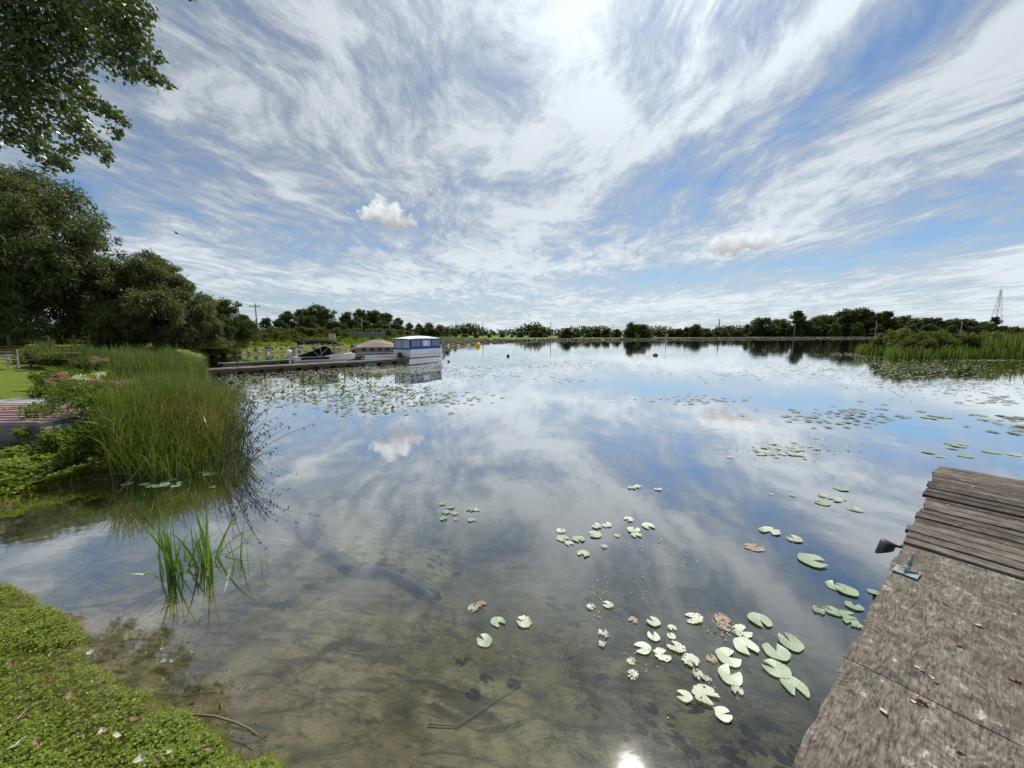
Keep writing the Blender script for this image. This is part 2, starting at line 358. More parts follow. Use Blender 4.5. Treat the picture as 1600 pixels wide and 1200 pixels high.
MAT = dict(
    ground=ground_mat(k=1.25), water=water_mat(), ply1=plywood_mat('weathered_plywood', 0.0), ply2=plywood_mat('weathered_plywood_b', 4.7), plank=plank_mat(),
    farplank=plank_mat('grey_plank', (0.06, 0.053, 0.043), (0.22, 0.198, 0.168)),
    pad=pad_mat('lily_pad', (0.10, 0.165, 0.085), (0.165, 0.235, 0.13), (0.22, 0.27, 0.175)),
    padold=pad_mat('lily_pad_chewed', (0.14, 0.175, 0.105), (0.235, 0.265, 0.20), (0.12, 0.08, 0.04), 0.42),
    padbrown=pad_mat('lily_pad_brown', (0.12, 0.065, 0.025), (0.22, 0.125, 0.05), (0.36, 0.28, 0.17), 0.5),
    bark=simple('bark', (0.085, 0.07, 0.052), .95, var=.5, scale=9, bump=.8),
    poplar=leafmat('poplar_leaf', (0.035, 0.062, 0.018), (0.090, 0.130, 0.032), .32, .34, spec=.6),
    willow=leafmat('willow_leaf', (0.044, 0.066, 0.024), (0.135, 0.160, 0.062), .38, .68, spec=.25),
    tree=leafmat('broadleaf', (0.034, 0.055, 0.016), (0.072, 0.102, 0.027), .32, .7, spec=.2),
    scrub=leafmat('scrub_leaf', (0.060, 0.085, 0.018), (0.120, 0.145, 0.036), .34, .7, spec=.2),
    shrub=leafmat('weed_leaf', (0.060, 0.110, 0.012), (0.130, 0.190, 0.030), .40, .65, spec=.2),
    clover=leafmat('clover_leaf', (0.080, 0.135, 0.008), (0.185, 0.245, 0.022), .38, .5, c3=(0.23, 0.25, 0.07), spec=.35),
    grass=leafmat('grass_blade', (0.095, 0.150, 0.008), (0.205, 0.245, 0.018), .38, .4, c3=(0.26, 0.23, 0.10)),
    reed=leafmat('reed_blade', (0.040, 0.085, 0.012), (0.120, 0.170, 0.030), .32, .35, c3=(0.24, 0.19, 0.085), spec=.6),
    band=simple('dark_band', (0.022, 0.025, 0.032), .7, var=.3),
    iris=leafmat('iris_blade', (0.055, 0.120, 0.014), (0.130, 0.210, 0.035), .4, .35, spec=.6),
    islreed=leafmat('island_reed', (0.045, 0.085, 0.012), (0.120, 0.165, 0.028), .32, .5),
    reedtan=leafmat('reed_plume', (0.110, 0.085, 0.030), (0.20, 0.155, 0.065), .30, .6),
    rush=leafmat('rush_stem', (0.020, 0.034, 0.012), (0.050, 0.060, 0.020), .1, .5),
    rushhead=leafmat('rush_head', (0.026, 0.016, 0.009), (0.050, 0.032, 0.018), .1, .8),
    weed=leafmat('pond_weed', (0.020, 0.022, 0.012), (0.045, 0.042, 0.022), .1, .8),
    pink=leafmat('pink_flower', (0.34, 0.17, 0.19), (0.48, 0.29, 0.28), .3, .8), white=leafmat('white_flower', (.6, .6, .5), (.75, .75, .66), .3, .8),
    dead=leafmat('dead_leaf', (0.12, 0.065, 0.030), (0.34, 0.245, 0.15), .12, .7), deadpale=leafmat('pale_leaf', (0.36, 0.31, 0.24), (0.50, 0.46, 0.40), .12, .5),
    dikerock=simple('dike_rock', (0.055, 0.054, 0.042), .9, var=.5, scale=.6),
    rock=simple('rock', (0.17, 0.16, 0.145), .9, var=.45, scale=2.0, bump=.6),
    sand=ground_mat('pale_silt', 2.0),
    blue_steel=None,
    rubber=simple('dark_rubber', (0.03, 0.031, 0.033), .42, var=.4, scale=14, bump=.2),
    silver=simple('aluminium', (0.62, 0.63, 0.65), .32, .85, var=.15), white_paint=simple('white_gelcoat', (0.56, 0.58, 0.60), .3, var=.08),
    blue_canvas=simple('blue_canvas', (0.018, 0.085, 0.36), .75, var=.2, scale=3, spec=.1), pale_canvas=simple('pale_canvas', (0.50, 0.60, 0.68), .7, var=.12, scale=3),
    black_canvas=simple('black_canvas', (0.012, 0.012, 0.014), .95, var=.3, scale=3, spec=.02), taupe=simple('taupe_canvas', (0.20, 0.165, 0.145), .85, var=.2, scale=2, bump=.3),
    smoke=simple('smoky_vinyl', (0.11, 0.125, 0.135), .12, var=.3, scale=2.5, spec=.8), vinyl=simple('clear_vinyl', (0.34, 0.38, 0.40), .12, var=.3, scale=2.5, spec=.8), dark=simple('dark_plastic', (0.015, 0.016, 0.018), .5, var=.3),
    teal=simple('teal_float', (0.03, 0.15, 0.17), .5, var=.3), pole=simple('grey_pole', (0.22, 0.205, 0.19), .9, var=.2, scale=2),
    steel=simple('galvanised', (0.33, 0.34, 0.35), .5, .6, var=.15), orange=simple('orange_float', (0.55, 0.30, 0.16), .5, var=.1), yellow=simple('yellow_buoy', (0.72, 0.44, 0.03), .45, var=.1),
    red=simple('red_paint', (0.50, 0.05, 0.04), .5), hullpink=simple('faded_red_hull', (0.34, 0.20, 0.215), .55, var=.35, scale=2.5), hullgrey=simple('aluminium_hull', (0.40, 0.40, 0.42), .45, .3, var=.35, scale=2.5),
    hullwhite=simple('white_hull', (0.55, 0.54, 0.52), .5, var=.2, scale=2.5), hullblue=simple('pale_blue_hull', (0.27, 0.42, 0.48), .5, var=.3, scale=2.5), hulldark=simple('dark_hull', (0.085, 0.08, 0.10), .5, var=.3, scale=2.5),
    wood=simple('brown_wood', (0.085, 0.052, 0.034), .8, var=.3, scale=5), greywood=simple('grey_wood', (0.36, 0.34, 0.30), .8, var=.2, scale=5), mesh=simple('green_mesh', (0.12, 0.20, 0.19), .7), twig=simple('wet_twig', (0.11, 0.082, 0.055), .8, var=.4, scale=20),
    scum=leafmat('pond_scum', (0.16, 0.17, 0.10), (0.30, 0.31, 0.22), .05, .6),
    fieldpad=leafmat('field_pad', (0.10, 0.13, 0.07), (0.17, 0.19, 0.12), .1, .32, c3=(0.16, 0.11, 0.06), spec=1.0), uppad=leafmat('raised_pad', (0.022, 0.050, 0.008), (0.080, 0.125, 0.022), .35, .6, spec=.3),
    insect=simple('insect', (0.02, 0.018, 0.015), .5),
)
def rusty_blue():
    m, n, out = mat_new('chipped_blue_paint')
    p = n.node('ShaderNodeTexCoord').outputs['Object']
    f = n.ss(n.noise(p, 26, 6, .7), 0.46, 0.56)
    c = n.mix(f, n.mix(n.noise(p, 40, 4), (0.10, 0.22, 0.30), (0.20, 0.34, 0.42)), (0.15, 0.085, 0.055))
    principled(n, out, c, n.m('ADD', n.m('MULTIPLY', f, .4), .35), 0, .5, n.bump(f, -.4, .002)); return m
MAT['blue_steel'] = rusty_blue()

# ------------------------------------------------------------------ terrain
shore_px = [(410, 1200), (330, 1165), (240, 1090), (150, 1020), (60, 950), (15, 925), (-60, 895), (-130, 868), (-60, 822), (10, 790), (60, 768), (150, 752), (240, 742),
            (300, 722), (322, 690), (318, 650), (305, 610), (290, 585), (275, 568), (330, 557), (400, 553.5), (480, 549), (560, 546.5), (620, 544), (690, 540), (760, 534.5), (870, 532), (1000, 531), (1160, 529.5), (1370, 528.5)]
shore = [tuple(gnd(*p)[:2]) for p in shore_px]
poly = [(2.6, -1.6), (0.6, .35), (-.6, 1.25)] + shore + [(330, 230), (520, 180), (900, 120), (4200, 60), (4200, 4200), (-4200, 4200), (-4200, -4200), (30, -4200), (9, -5)]
PA = np.array(poly); PB = np.roll(PA, -1, 0)
def sdist(x, y):
    x = np.atleast_1d(np.asarray(x, float)); y = np.atleast_1d(np.asarray(y, float))
    d2 = np.full(x.shape, 1e18); ins = np.zeros(x.shape, bool)
    for (ax, ay), (bx, by) in zip(PA, PB):
        ex, ey = bx - ax, by - ay; t = np.clip(((x - ax) * ex + (y - ay) * ey) / (ex * ex + ey * ey), 0, 1)
        d2 = np.minimum(d2, (x - ax - t * ex) ** 2 + (y - ay - t * ey) ** 2)
        c = ((ay > y) != (by > y))
        if by != ay: ins ^= c & (x < (bx - ax) * (y - ay) / (by - ay) + ax)
    return np.where(ins, 1, -1) * np.sqrt(d2)
def hgt(x, y):
    x = np.atleast_1d(np.asarray(x, float)); y = np.atleast_1d(np.asarray(y, float))
    d = sdist(x, y); r = np.hypot(x, y)
    d = d + vnoise(x * 2.1, y * 2.1) * .30 * np.clip(r / 6, .4, 1) + vnoise(x * 7, y * 7) * .12
    dp = np.maximum(d, 0); dn = np.maximum(-d, 0)
    far = np.clip((r - 30) / 12, 0, 1)
    near = .09 * (1 - np.exp(-dp / .35)) + .065 * np.minimum(dp, 11) 
    bank = (1.25 - .75 * np.clip((r - 90) / 40, 0, 1)) * (1 - np.exp(-dp / 1.6))
    hill = 0.0 * dp
    h = near * (1 - far) + bank * far + hill + .05 * vnoise(x * .7, y * .7) * np.clip(dp, 0, 1)
    bed = -(.03 + np.minimum(.19 * dn, .55 + .035 * dn)); bed = np.maximum(bed, -1.6)
    bed = bed + .05 * vnoise(x * 1.3, y * 1.3) * np.clip(dn, 0, 1) + .025 * vnoise(x * 5, y * 5) * np.clip(dn * 2, 0, 1)
    out = np.where(d > 0, h, bed)
    return out
def hz(x, y): return float(hgt(x, y)[0])
def on_ground(px, py):
    z = .3
    for _ in range(12): p = gnd(px, py, z); z = .5 * z + .5 * hz(p.x, p.y)
    p.z = hz(p.x, p.y); return p

ang = np.concatenate([np.arange(-66, 66, .34), np.arange(66, 294, 4.0)]) * math.pi / 180
rad = 0.25 * 1.031 ** np.arange(0, 316); rad = rad[rad < 3900]; rad = np.append(rad, 4100)
A_, R_ = np.meshgrid(ang, rad)
gx, gy = (R_ * np.sin(A_)).ravel(), (R_ * np.cos(A_)).ravel()
gz = hgt(gx, gy)
na, nr = len(ang), len(rad)
ii = np.arange(nr - 1)[:, None] * na; jj = np.arange(na)[None, :]; j2 = (jj + 1) % na
F = np.stack([ii + jj, ii + na + jj, ii + na + j2, ii + j2], -1).reshape(-1, 4)
V = np.stack([gx, gy, gz], 1)
V = np.vstack([V, [[0, 0, hz(0, 0)]]])
me = np_mesh('ground', V, F, smooth=True)
o = link('ground', me, MAT['ground']); tag(o, 'grassy shore and silty lake bed', 'ground', kind='structure')

wb = MB().box((60, 330, -2.0), (1500, 760, 4.0))
o = wb.build('lake_water', MAT['water']); tag(o, 'calm clear lake water mirroring the clouds', 'water', kind='structure')

# ------------------------------------------------------------------ near dock
DZ = 0.55
A0 = gnd(1232, 1200, DZ); DU = math.atan2(.615, .788)
DOCK = empty('wooden_dock', (A0.x, A0.y, 0), DU); tag(DOCK, 'weathered grey-brown wooden dock with plywood sheets and open planks', 'dock')
rg = random.Random(4)
def ply(x0, x1, mat, dz=0.0):
    # sheet with a worn, slightly wavy rim
    nx, ny = 46, 36; W = 2.4; vs = []; fs = []
    for i in range(nx + 1):
        for j in range(ny + 1):
            x = x0 + (x1 - x0) * i / nx; y = -W * j / ny
            if j == 0: y += .006 * math.sin(x * 9) + rg.uniform(-.010, .006)
            z = DZ + dz + .004 * math.sin(x * 3 + y * 2) + rg.uniform(-.0012, .0012)
            if j == 0 or i in (0, nx): z -= .006
            vs.append((x, y, z))
    k = ny + 1
    for i in range(nx):
        for j in range(ny): fs.append((i * k + j, i * k + j + 1, (i + 1) * k + j + 1, (i + 1) * k + j)[::-1])
    b = len(vs)
    for i in range(nx + 1): v = vs[i * k]; vs.append((v[0], v[1] - .004, DZ + dz - .032))
    for i in range(nx): fs.append((i * k, (i + 1) * k, b + i + 1, b + i)[::-1])
    c0 = len(vs)
    for e in (0, nx):
        s0 = len(vs)
        for j in range(k): v = vs[e * k + j]; vs.append((v[0], v[1], DZ + dz - .032))
        for j in range(ny): fs.append((e * k + j, e * k + j + 1, s0 + j + 1, s0 + j))
    m = MB(); m.add(vs, fs); ob = m.build('plywood_sheet', mat, DOCK, smooth=False); return ob
ply(-2.2, .885, MAT['ply2'])
ply(.888, 2.735, MAT['ply1'], .003)
def planks(x0, x1, cnt, y0):
    w = (x1 - x0) / cnt
    for i in range(cnt):
        m = MB(); ww = w - rg.uniform(.014, .030); L = 2.4 + rg.uniform(-.02, .02); off = rg.uniform(-.022, .022)
        tilt = rg.uniform(-.014, .014); rings = []
        npt = 14
        for q in range(npt + 1):
            yy = -L * q / npt; wob = rg.uniform(-.004, .004); zz = rg.uniform(-.002, .002)
            c = .005
            rings.append([(-ww / 2 + wob, yy, -.036), (-ww / 2 + wob, yy, zz - c - tilt * .5), (-ww / 2 + c + wob, yy, zz - tilt * .5), (-ww * .17, yy, zz + .001), (-ww * .15, yy, zz - .004), (-ww * .13, yy, zz),
                          (ww * .15, yy, zz + .001), (ww * .17, yy, zz - .004), (ww * .19, yy, zz), (ww / 2 - c + wob, yy, zz + tilt * .5), (ww / 2 + wob, yy, zz - c + tilt * .5), (ww / 2 + wob, yy, -.036)])
        m.loft(rings)
        ob = m.build('plank', MAT['plank'], DOCK); ob.location = (x0 + w * (i + .5), y0 + off, DZ + .012 + rg.uniform(-.005, .005)); ob.rotation_euler = (0, 0, rg.uniform(-.006, .006))
planks(2.765, 4.27, 10, .0)
planks(4.325, 5.83, 10, .035)
for xx, yy, L, zz in ((-2.2, -.10, 4.93, DZ - .115), (-2.2, -2.30, 4.93, DZ - .115), (-2.2, -1.2, 4.93, DZ - .115)):
    MB().box((xx + L / 2, yy, zz), (L, .045, .16)).build('beam', MAT['wood'], DOCK)
for yy in (-.10, -1.2, -2.30):
    MB().box((3.515, yy, DZ - .107), (1.49, .045, .16)).build('beam', MAT['wood'], DOCK)
    MB().box((5.075, yy, DZ - .107), (1.49, .045, .16)).build('beam', MAT['wood'], DOCK)
for xx in (.4, 2.6, 4.29, 5.7):
    for yy in (-.22, -2.2):
        MB().tube([(xx, yy, -1.4), (xx, yy, DZ - .04)], .045, 10).build('post', MAT['wood'], DOCK, smooth=True)
def dock_pt(x, y, z=DZ): 
    c, s_ = math.cos(DU), math.sin(DU)
    return Vector((A0.x + c * x - s_ * y, A0.y + s_ * x + c * y, z))
# base plate with a leaning blue pipe
pp = gnd(1416, 896, DZ)
BR = empty('pipe_bracket', (pp.x, pp.y, DZ + .005), DU - .08); BR.scale = (.76, .76, .76); tag(BR, 'chipped blue pipe stub on a square base plate at dock edge', 'bracket')
MB().box((0, 0, .008), (.165, .175, .012)).build('base_plate', MAT['blue_steel'], BR, bevel=.002)
d = Vector((.125, .0, .115))
MB().tube([Vector((-.015, .0, .012)), Vector((-.015, .0, .012)) + d * .55], .022, 16).build('socket', MAT['blue_steel'], BR, smooth=False)
MB().tube([Vector((-.015, .0, .012)) + d * .55, Vector((-.015, 0, .012)) + d * 1.15], .0175, 16).build('pipe', MAT['blue_steel'], BR)
MB().tube([Vector((-.015, .0, .012)) + d * .50, Vector((-.015, 0, .012)) + d * .58], .026, 16).build('collar', MAT['blue_steel'], BR)
MB().bar((-.05, .03, .06), (.0, .012, .06), .010).build('set_screw', MAT['blue_steel'], BR)
for sx in (-1, 1):
    for sy in (-1, 1): MB().tube([(sx * .062, sy * .066, .012), (sx * .062, sy * .066, .020)], .009, 6).build('bolt', MAT['steel'], BR)
# dark curved fender flap beside the dock
fp = gnd(1404, 846, .40)
FL = empty('fender_flap', (fp.x, fp.y, .08), DU); FL.scale = (.8, .8, .8); tag(FL, 'dark curved rubber flap jutting over the water beside dock corner', 'fender')
rings = []
nu, nv = 10, 9; vs = []; fs = []
for t in (0, 1):
    for i in range(nu + 1):
        u = i / nu
        for j in range(nv + 1):
            v = j / nv * 2 - 1
            half = .125 * math.sin(math.pi * (.08 + .62 * u)) + .006
            ex = .15 * u + (.03 * (v * v) - .03) * u
            z = .36 + .05 * u * (1 - u * .4) - .05 * v * u - .20 * (v * v) * (.3 + u * .7) - .012 * t
            vs.append((-.06 - ex * .25 , .04 + ex, z)) if False else vs.append((v * half - .02, .02 + ex, z))
k = nv + 1; Nn = (nu + 1) * k
for i in range(nu):
    for j in range(nv):
        a = i * k + j
        fs.append((a, a + k, a + k + 1, a + 1)); fs.append((Nn + a, Nn + a + 1, Nn + a + k + 1, Nn + a + k))
for i in range(nu):
    for j in (0, nv):
        a = i * k + j; q = (a, a + k, Nn + a + k, Nn + a); fs.append(q if j else q[::-1])
for j in range(nv):
    for i in (0, nu):
        a = i * k + j; q = (a, a + 1, Nn + a + 1, Nn + a); fs.append(q if i == 0 else q[::-1])
MB().add(vs, fs).build('shell', MAT['rubber'], FL, smooth=True)
MB().tube([(-.02, .05, .345), (-.01, -.02, .35), (.0, -.12, .37)], [.022, .02, .018], 8).build('mounting_arm', MAT['rubber'], FL, smooth=True)
# dry leaves on the dock
def dead_leaf_mesh(seed, L=.06):
    r = random.Random(seed); vs = []; fs = []
    m = 6
    for i in range(m + 1):
        t = i / m; wd = L * .34 * math.sin(math.pi * min(.98, t * .9 + .06)) * r.uniform(.8, 1.1); zc = .010 * math.sin(t * 3.0 + seed) + .006
        for s in (-1, 0, 1): vs.append((L * (t - .5), s * wd, zc + abs(s) * .010 * (1 + .5 * math.sin(t * 5 + seed)) + r.uniform(0, .003)))
    for i in range(m):
        for s in range(2): a = i * 3 + s; fs.append((a, a + 1, a + 4, a + 3))
    me = bpy.data.meshes.new('dry_leaf'); me.from_pydata(vs, [], fs); me.update(); return me
DL = [dead_leaf_mesh(s) for s in range(5)]
for me in DL[:3]: me.materials.append(MAT['dead'])
for me in DL[3:]: me.materials.append(MAT['deadpale'])
leafpts = [(1432, 1092), (1441, 1094), (1437, 1097), (1427, 1094), (1455, 1056), (1462, 1064), (1497, 1005), (1440, 1046), (1433, 1041), (1585, 958), (1590, 1062), (1500, 1172), (1583, 1060), (1528, 975), (1481, 791), (1492, 775), (1555, 782), (1545, 800), (1530, 880), (1520, 762), (1570, 850), (1448, 845), (1500, 820), (1560, 1130), (1380, 1110), (1475, 940)]
for i, (a, b) in enumerate(leafpts):
    p = gnd(a, b, DZ + .012)
    on = 'planks' if b < 850 else 'plywood'
    me = DL[i % 5]; L = link('dry_leaf', me); L.location = (p.x, p.y, DZ + (.022 if b < 850 else .006)); L.rotation_euler = (rg.uniform(-.1, .1), rg.uniform(-.1, .1), rg.uniform(0, 6)); s = rg.uniform(.4, .75); L.scale = (s, s, s * .7)
    pale = (i % 5) >= 3
    tag(L, ('pale dry leaf' if pale else 'brown curled dry leaf') + (' caught on the open dock planks' if b < 850 else ' lying on the plywood dock sheet'), 'leaf', 'dry leaves on the dock')

# ------------------------------------------------------------------ blades, leaves
def blades(rs, base, h, lean, width, segs=4, curl=.5, wexp=1.0):
    """ribbons: base (N,3), h (N), lean (N,2) horizontal drift in units of h"""
    N = len(base); t = np.linspace(0, 1, segs + 1)[None, :, None]
    az_ = rs.uniform(0, 2 * np.pi, N); side = np.stack([np.cos(az_), np.sin(az_), np.zeros(N)], 1)[:, None, :]
    ln = np.concatenate([lean, np.zeros((N, 1))], 1)[:, None, :]
    hh = h[:, None, None]; lm = np.linalg.norm(lean, axis=1)[:, None, None]
    up = np.array([0, 0, 1.0])[None, None, :]
    P = base[:, None, :] + ln * hh * (.35 * t + .65 * t ** 2) + up * hh * (t - curl * lm * t ** 3)
    wd = width[:, None, None] * np.clip((1 - t) ** .7 * (1 + .6 * t), 0.04, 2) * .5
    Lf = P - side * wd; Rt = P + side * wd
    V = np.stack([Lf, Rt], 2).reshape(N, -1, 3)
    k = 2 * (segs + 1)
    f = np.array([[2 * i, 2 * i + 1, 2 * i + 3, 2 * i + 2] for i in range(segs)])
    F = (np.arange(N)[:, None, None] * k + f[None]).reshape(-1, 4)
    return V.reshape(-1, 3), F, np.repeat(rs.random(N), segs)
def leaves(rs, P, L, W, droop=.3, outward=None, owt=.5, upn=.6, shape='diamond'):
    N = len(P)
    a = rs.normal(size=(N, 3)); a[:, 2] -= droop * 2
    if outward is not None: a += outward * owt * 2
    a /= np.linalg.norm(a, axis=1)[:, None]
    nn = rs.normal(size=(N, 3)); nn[:, 2] += upn * 2
    s = np.cross(a, nn); s /= np.linalg.norm(s, axis=1)[:, None] + 1e-9; nn = np.cross(s, a)
    L = np.broadcast_to(L, (N,))[:, None] * rs.uniform(.7, 1.3, (N, 1)); W = np.broadcast_to(W, (N,))[:, None] * rs.uniform(.7, 1.3, (N, 1))
    if shape == 'diamond':
        V = np.stack([P, P + a * L * .45 + s * W * .5 + nn * W * .12, P + a * L, P + a * L * .45 - s * W * .5 + nn * W * .12], 1)
        F = np.arange(N * 4).reshape(N, 4); return V.reshape(-1, 3), F, rs.random(N)
    V = np.stack([P, P + a * L * .18 + s * W * .5 + nn * W * .1, P + a * L * .60 + s * W * .34, P + a * L, P + a * L * .60 - s * W * .34, P + a * L * .18 - s * W * .5 + nn * W * .1], 1)
    b = np.arange(N)[:, None] * 6
    F = np.concatenate([b + np.array([[0, 1, 2, 3]]), b + np.array([[0, 3, 4, 5]])], 1).reshape(-1, 4)
    return V.reshape(-1, 3), F, np.repeat(rs.random(N), 2)
def cloud(rs, C, Rd, n, flat=.75, surf=.45):
    """points in ellipsoid clumps, biased outward; returns points and outward dirs"""
    C = np.asarray(C, float); Rd = np.asarray(Rd, float)
    w = Rd ** 2; w /= w.sum(); idx = rs.choice(len(C), n, p=w)
    d = rs.normal(size=(n, 3)); d /= np.linalg.norm(d, axis=1)[:, None]
    r = rs.random(n) ** surf * rs.uniform(.75, 1.12, n)
    off = d * (r * Rd[idx])[:, None]; off[:, 2] *= flat
    return C[idx] + off, d
def join(parts):
    Vs, Fs, Rs = [], [], []; b = 0
    for V, F, r in parts: Vs.append(V); Fs.append(F + b); Rs.append(r); b += len(V)
    return np.vstack(Vs), np.vstack(Fs), np.concatenate(Rs)
def limbs(mb, root, tips, r0, rng, sag=.15, seg=5, nseg=6, end=.18):
    root = Vector(root)
    for tip in tips:
        tip = Vector(tip); L = (tip - root).length; path = []
        mid = root.lerp(tip, .45) + Vector((rng.uniform(-.1, .1), rng.uniform(-.1, .1), sag)) * L
        for i in range(seg + 1):
            t = i / seg; path.append(root * (1 - t) ** 2 + mid * 2 * t * (1 - t) + tip * t * t)
        mb.tube(path, [r0 * (1 - t * (1 - end)) for t in [i / seg for i in range(seg + 1)]], nseg)

# ---- poplar whose limbs hang into the upper left of the view
rs = np.random.default_rng(11); rng = random.Random(11)
root = Vector((-21.5, 8.5, 0)); root.z = hz(root.x, root.y)
PT = empty('poplar_tree', root); tag(PT, 'tall poplar with broad dark leaves hanging its limbs over the shore', 'tree')
clump_px = [(20, 20, 11, 1.25), (95, 15, 11.5, 1.2), (165, 15, 11, 1.05), (200, 45, 11, .75), (60, 75, 11.5, 1.15), (130, 70, 12, .9), (185, 88, 11, .55), (222, 105, 11, .42), (240, 122, 11, .30), (256, 128, 11, .20), (205, 118, 11.2, .3), (-20, 110, 11, 1.3),
            (50, 130, 11.5, .95), (115, 128, 11.8, .55), (20, 165, 11, .8), (95, 165, 11.3, .62), (140, 158, 11, .42), (165, 172, 11, .32), (184, 184, 11, .24), (199, 191, 11, .16), (120, 195, 11, .42), (60, 200, 11.5, .55), (150, 222, 11, .33), (163, 238, 11, .26), (166, 250, 11, .14), (132, 225, 11, .3),
            (20, 212, 11.4, .4), (60, 232, 11, .42), (90, 248, 11, .33), (103, 262, 11, .18), (75, 262, 11, .2), (-40, 190, 11, .8), (222, 15, 11, .42), (215, 72, 11, .4), (245, 88, 11, .26), (178, 205, 11, .22), (110, 232, 11, .28),
            (60, -60, 11, 1.5), (160, -50, 11.5, 1.1), (0, -150, 11, 1.7), (130, -130, 11, 1.2), (210, -110, 11, .8), (-120, -60, 11, 1.7), (-120, 60, 11, 1.6), (-200, -200, 10, 1.9), (-60, -300, 10.5, 1.8), (100, -230, 11, 1.3), (-250, 20, 10, 1.8), (-300, 150, 10, 1.5), (-160, 160, 11, 1.1), (240, -160, 11, .5), (200, -200, 11, .6), (297, -8, 11, .16)]
C = [at(a, b, y) for a, b, y, r in clump_px]; Rd = [r * .92 for *_, r in clump_px]
Pn, D = cloud(rs, C, Rd, 31000, .85, .55)
V, F, rn = leaves(rs, Pn, .11, .10, .25, D, .3, .3, 'heart')
o = link('crown', np_mesh('poplar_crown', V - np.array(root), F, rn), MAT['poplar'], PT)
mb = MB()
fork = Vector((-21, 8.9, 6.0)); top = Vector((-20, 9.5, 12.5))
mb.tube([root - root, Vector((.1, .1, 3)), fork - root, (fork + top) / 2 - root, top - root], [.55, .45, .38, .3, .15], 12)
tips = [Vector(c) - root for c, r in zip(C, Rd) if r > .35]
for t in tips[::3]:
    k = min(1, max(0, (t.z + root.z - 6) / 8)); limbs(mb, (fork.lerp(top, k * .8) - root), [t], .05, rng, .16, 6, 6, .12)
mb.build('trunk', MAT['bark'], PT, smooth=True)
mb = MB()
for c, r in zip(C, Rd):
    for k in range(6):
        d = Vector((rng.gauss(0, 1), rng.gauss(0, 1), rng.gauss(-.2, .6))).normalized()
        limbs(mb, Vector(c) - root - d * .15 * r, [Vector(c) - root + d * r * .95], .012, rng, .05, 3, 4, .3)
mb.build('twigs', MAT['bark'], PT)['kind'] = 'stuff'

# ---- willows by the lawn
def willow(name, label, base, C, Rd, nl, seed, size, mat, group=None, fork_h=2.2, trunk_r=.45):
    rs = np.random.default_rng(seed); rng = random.Random(seed)
    base = Vector(base); T = empty(name, base); tag(T, label, 'tree', group)
    # break each big clump into tufts for light and dark masses
    C2, R2 = [], []
    for c, r in zip(C, Rd):
        m = int(16 + r * 9)
        for _ in range(m):
            d = Vector((rng.gauss(0, 1), rng.gauss(0, 1), rng.gauss(.15, .8))).normalized()
            C2.append(tuple(Vector(c) + Vector((d.x, d.y, d.z * .85)) * r * rng.uniform(.45, .95))); R2.append(r * rng.uniform(.13, .30))
    Pn, D = cloud(rs, C2, R2, nl, .75, .5)
    V, F, rn = leaves(rs, Pn, size, size * .26, .55, D, .45, .5)
    V = V - np.array(base); V[:, 2] = np.maximum(V[:, 2], .05)
    link('crown', np_mesh('willow_crown', V, F, rn), mat, T)
    mb = MB(); fk = Vector((rng.uniform(-.4, .4), rng.uniform(-.4, .4), fork_h))
    mb.tube([(0, 0, -.3), (.1, 0, fork_h * .5), fk], [trunk_r * 1.25, trunk_r, trunk_r * .9], 10)
    limbs(mb, fk, [Vector(c) - base for c in C], trunk_r * .5, rng, .12, 6, 7, .15)
    for c2 in C2[::3]:
        q = Vector(c2) - base; j = min(range(len(C)), key=lambda i: (Vector(C[i]) - base - q).length); limbs(mb, Vector(C[j]) - base, [q], .05, rng, .05, 3, 4, .25)
    mb.build('trunk', MAT['bark'], T, smooth=True); return T
def gp(px, d, dz=0.0):
    x = (px - 800) / FPX * d; x /= 1.0
    y = d; return Vector((x, y, hz(x, y) + dz))
y1 = 34
B1 = Vector((-44, y1, hz(-44, y1)))
cl1 = [(12, 310, 34, 4.5), (82, 328, 33, 3.0), (130, 378, 33, 2.4), (65, 365, 31, 3.8), (-50, 330, 35, 5.6), (146, 428, 34, 2.2), (90, 435, 31, 3.6), (10, 420, 31, 4.4), (60, 490, 31, 3.2), (135, 482, 34, 2.8), (-60, 430, 32, 6), (-130, 370, 34, 6.2), (0, 280, 35, 2.3), (-30, 500, 31, 3.2)]
willow('willow_tree', 'huge rounded willow at the lawn edge, tallest tree on the shore', B1, [at(a, b, y) for a, b, y, r in cl1], [r for *_, r in cl1], 95000, 3, .42, MAT['willow'], trunk_r=.7, fork_h=3)
B2 = Vector((-31, 35, hz(-31, 35)))
cl2 = [(235, 440, 35, 2.9), (190, 450, 36, 2.9), (280, 462, 35, 2.5), (305, 490, 35, 2.0), (325, 515, 35, 1.5), (250, 495, 33, 3.0), (200, 505, 33, 2.9), (160, 490, 34, 2.5), (290, 525, 34, 1.7), (230, 535, 33, 1.8), (180, 540, 34, 1.8), (340, 535, 36, 1.1), (255, 418, 36, 1.4), (215, 418, 36, 1.5)]
willow('willow_tree', 'low dense dark willow between the huge willow and the rocky bank', B2, [at(a, b, y) for a, b, y, r in cl2], [r for *_, r in cl2], 75000, 8, .36, MAT['willow'], trunk_r=.4, fork_h=1.5)

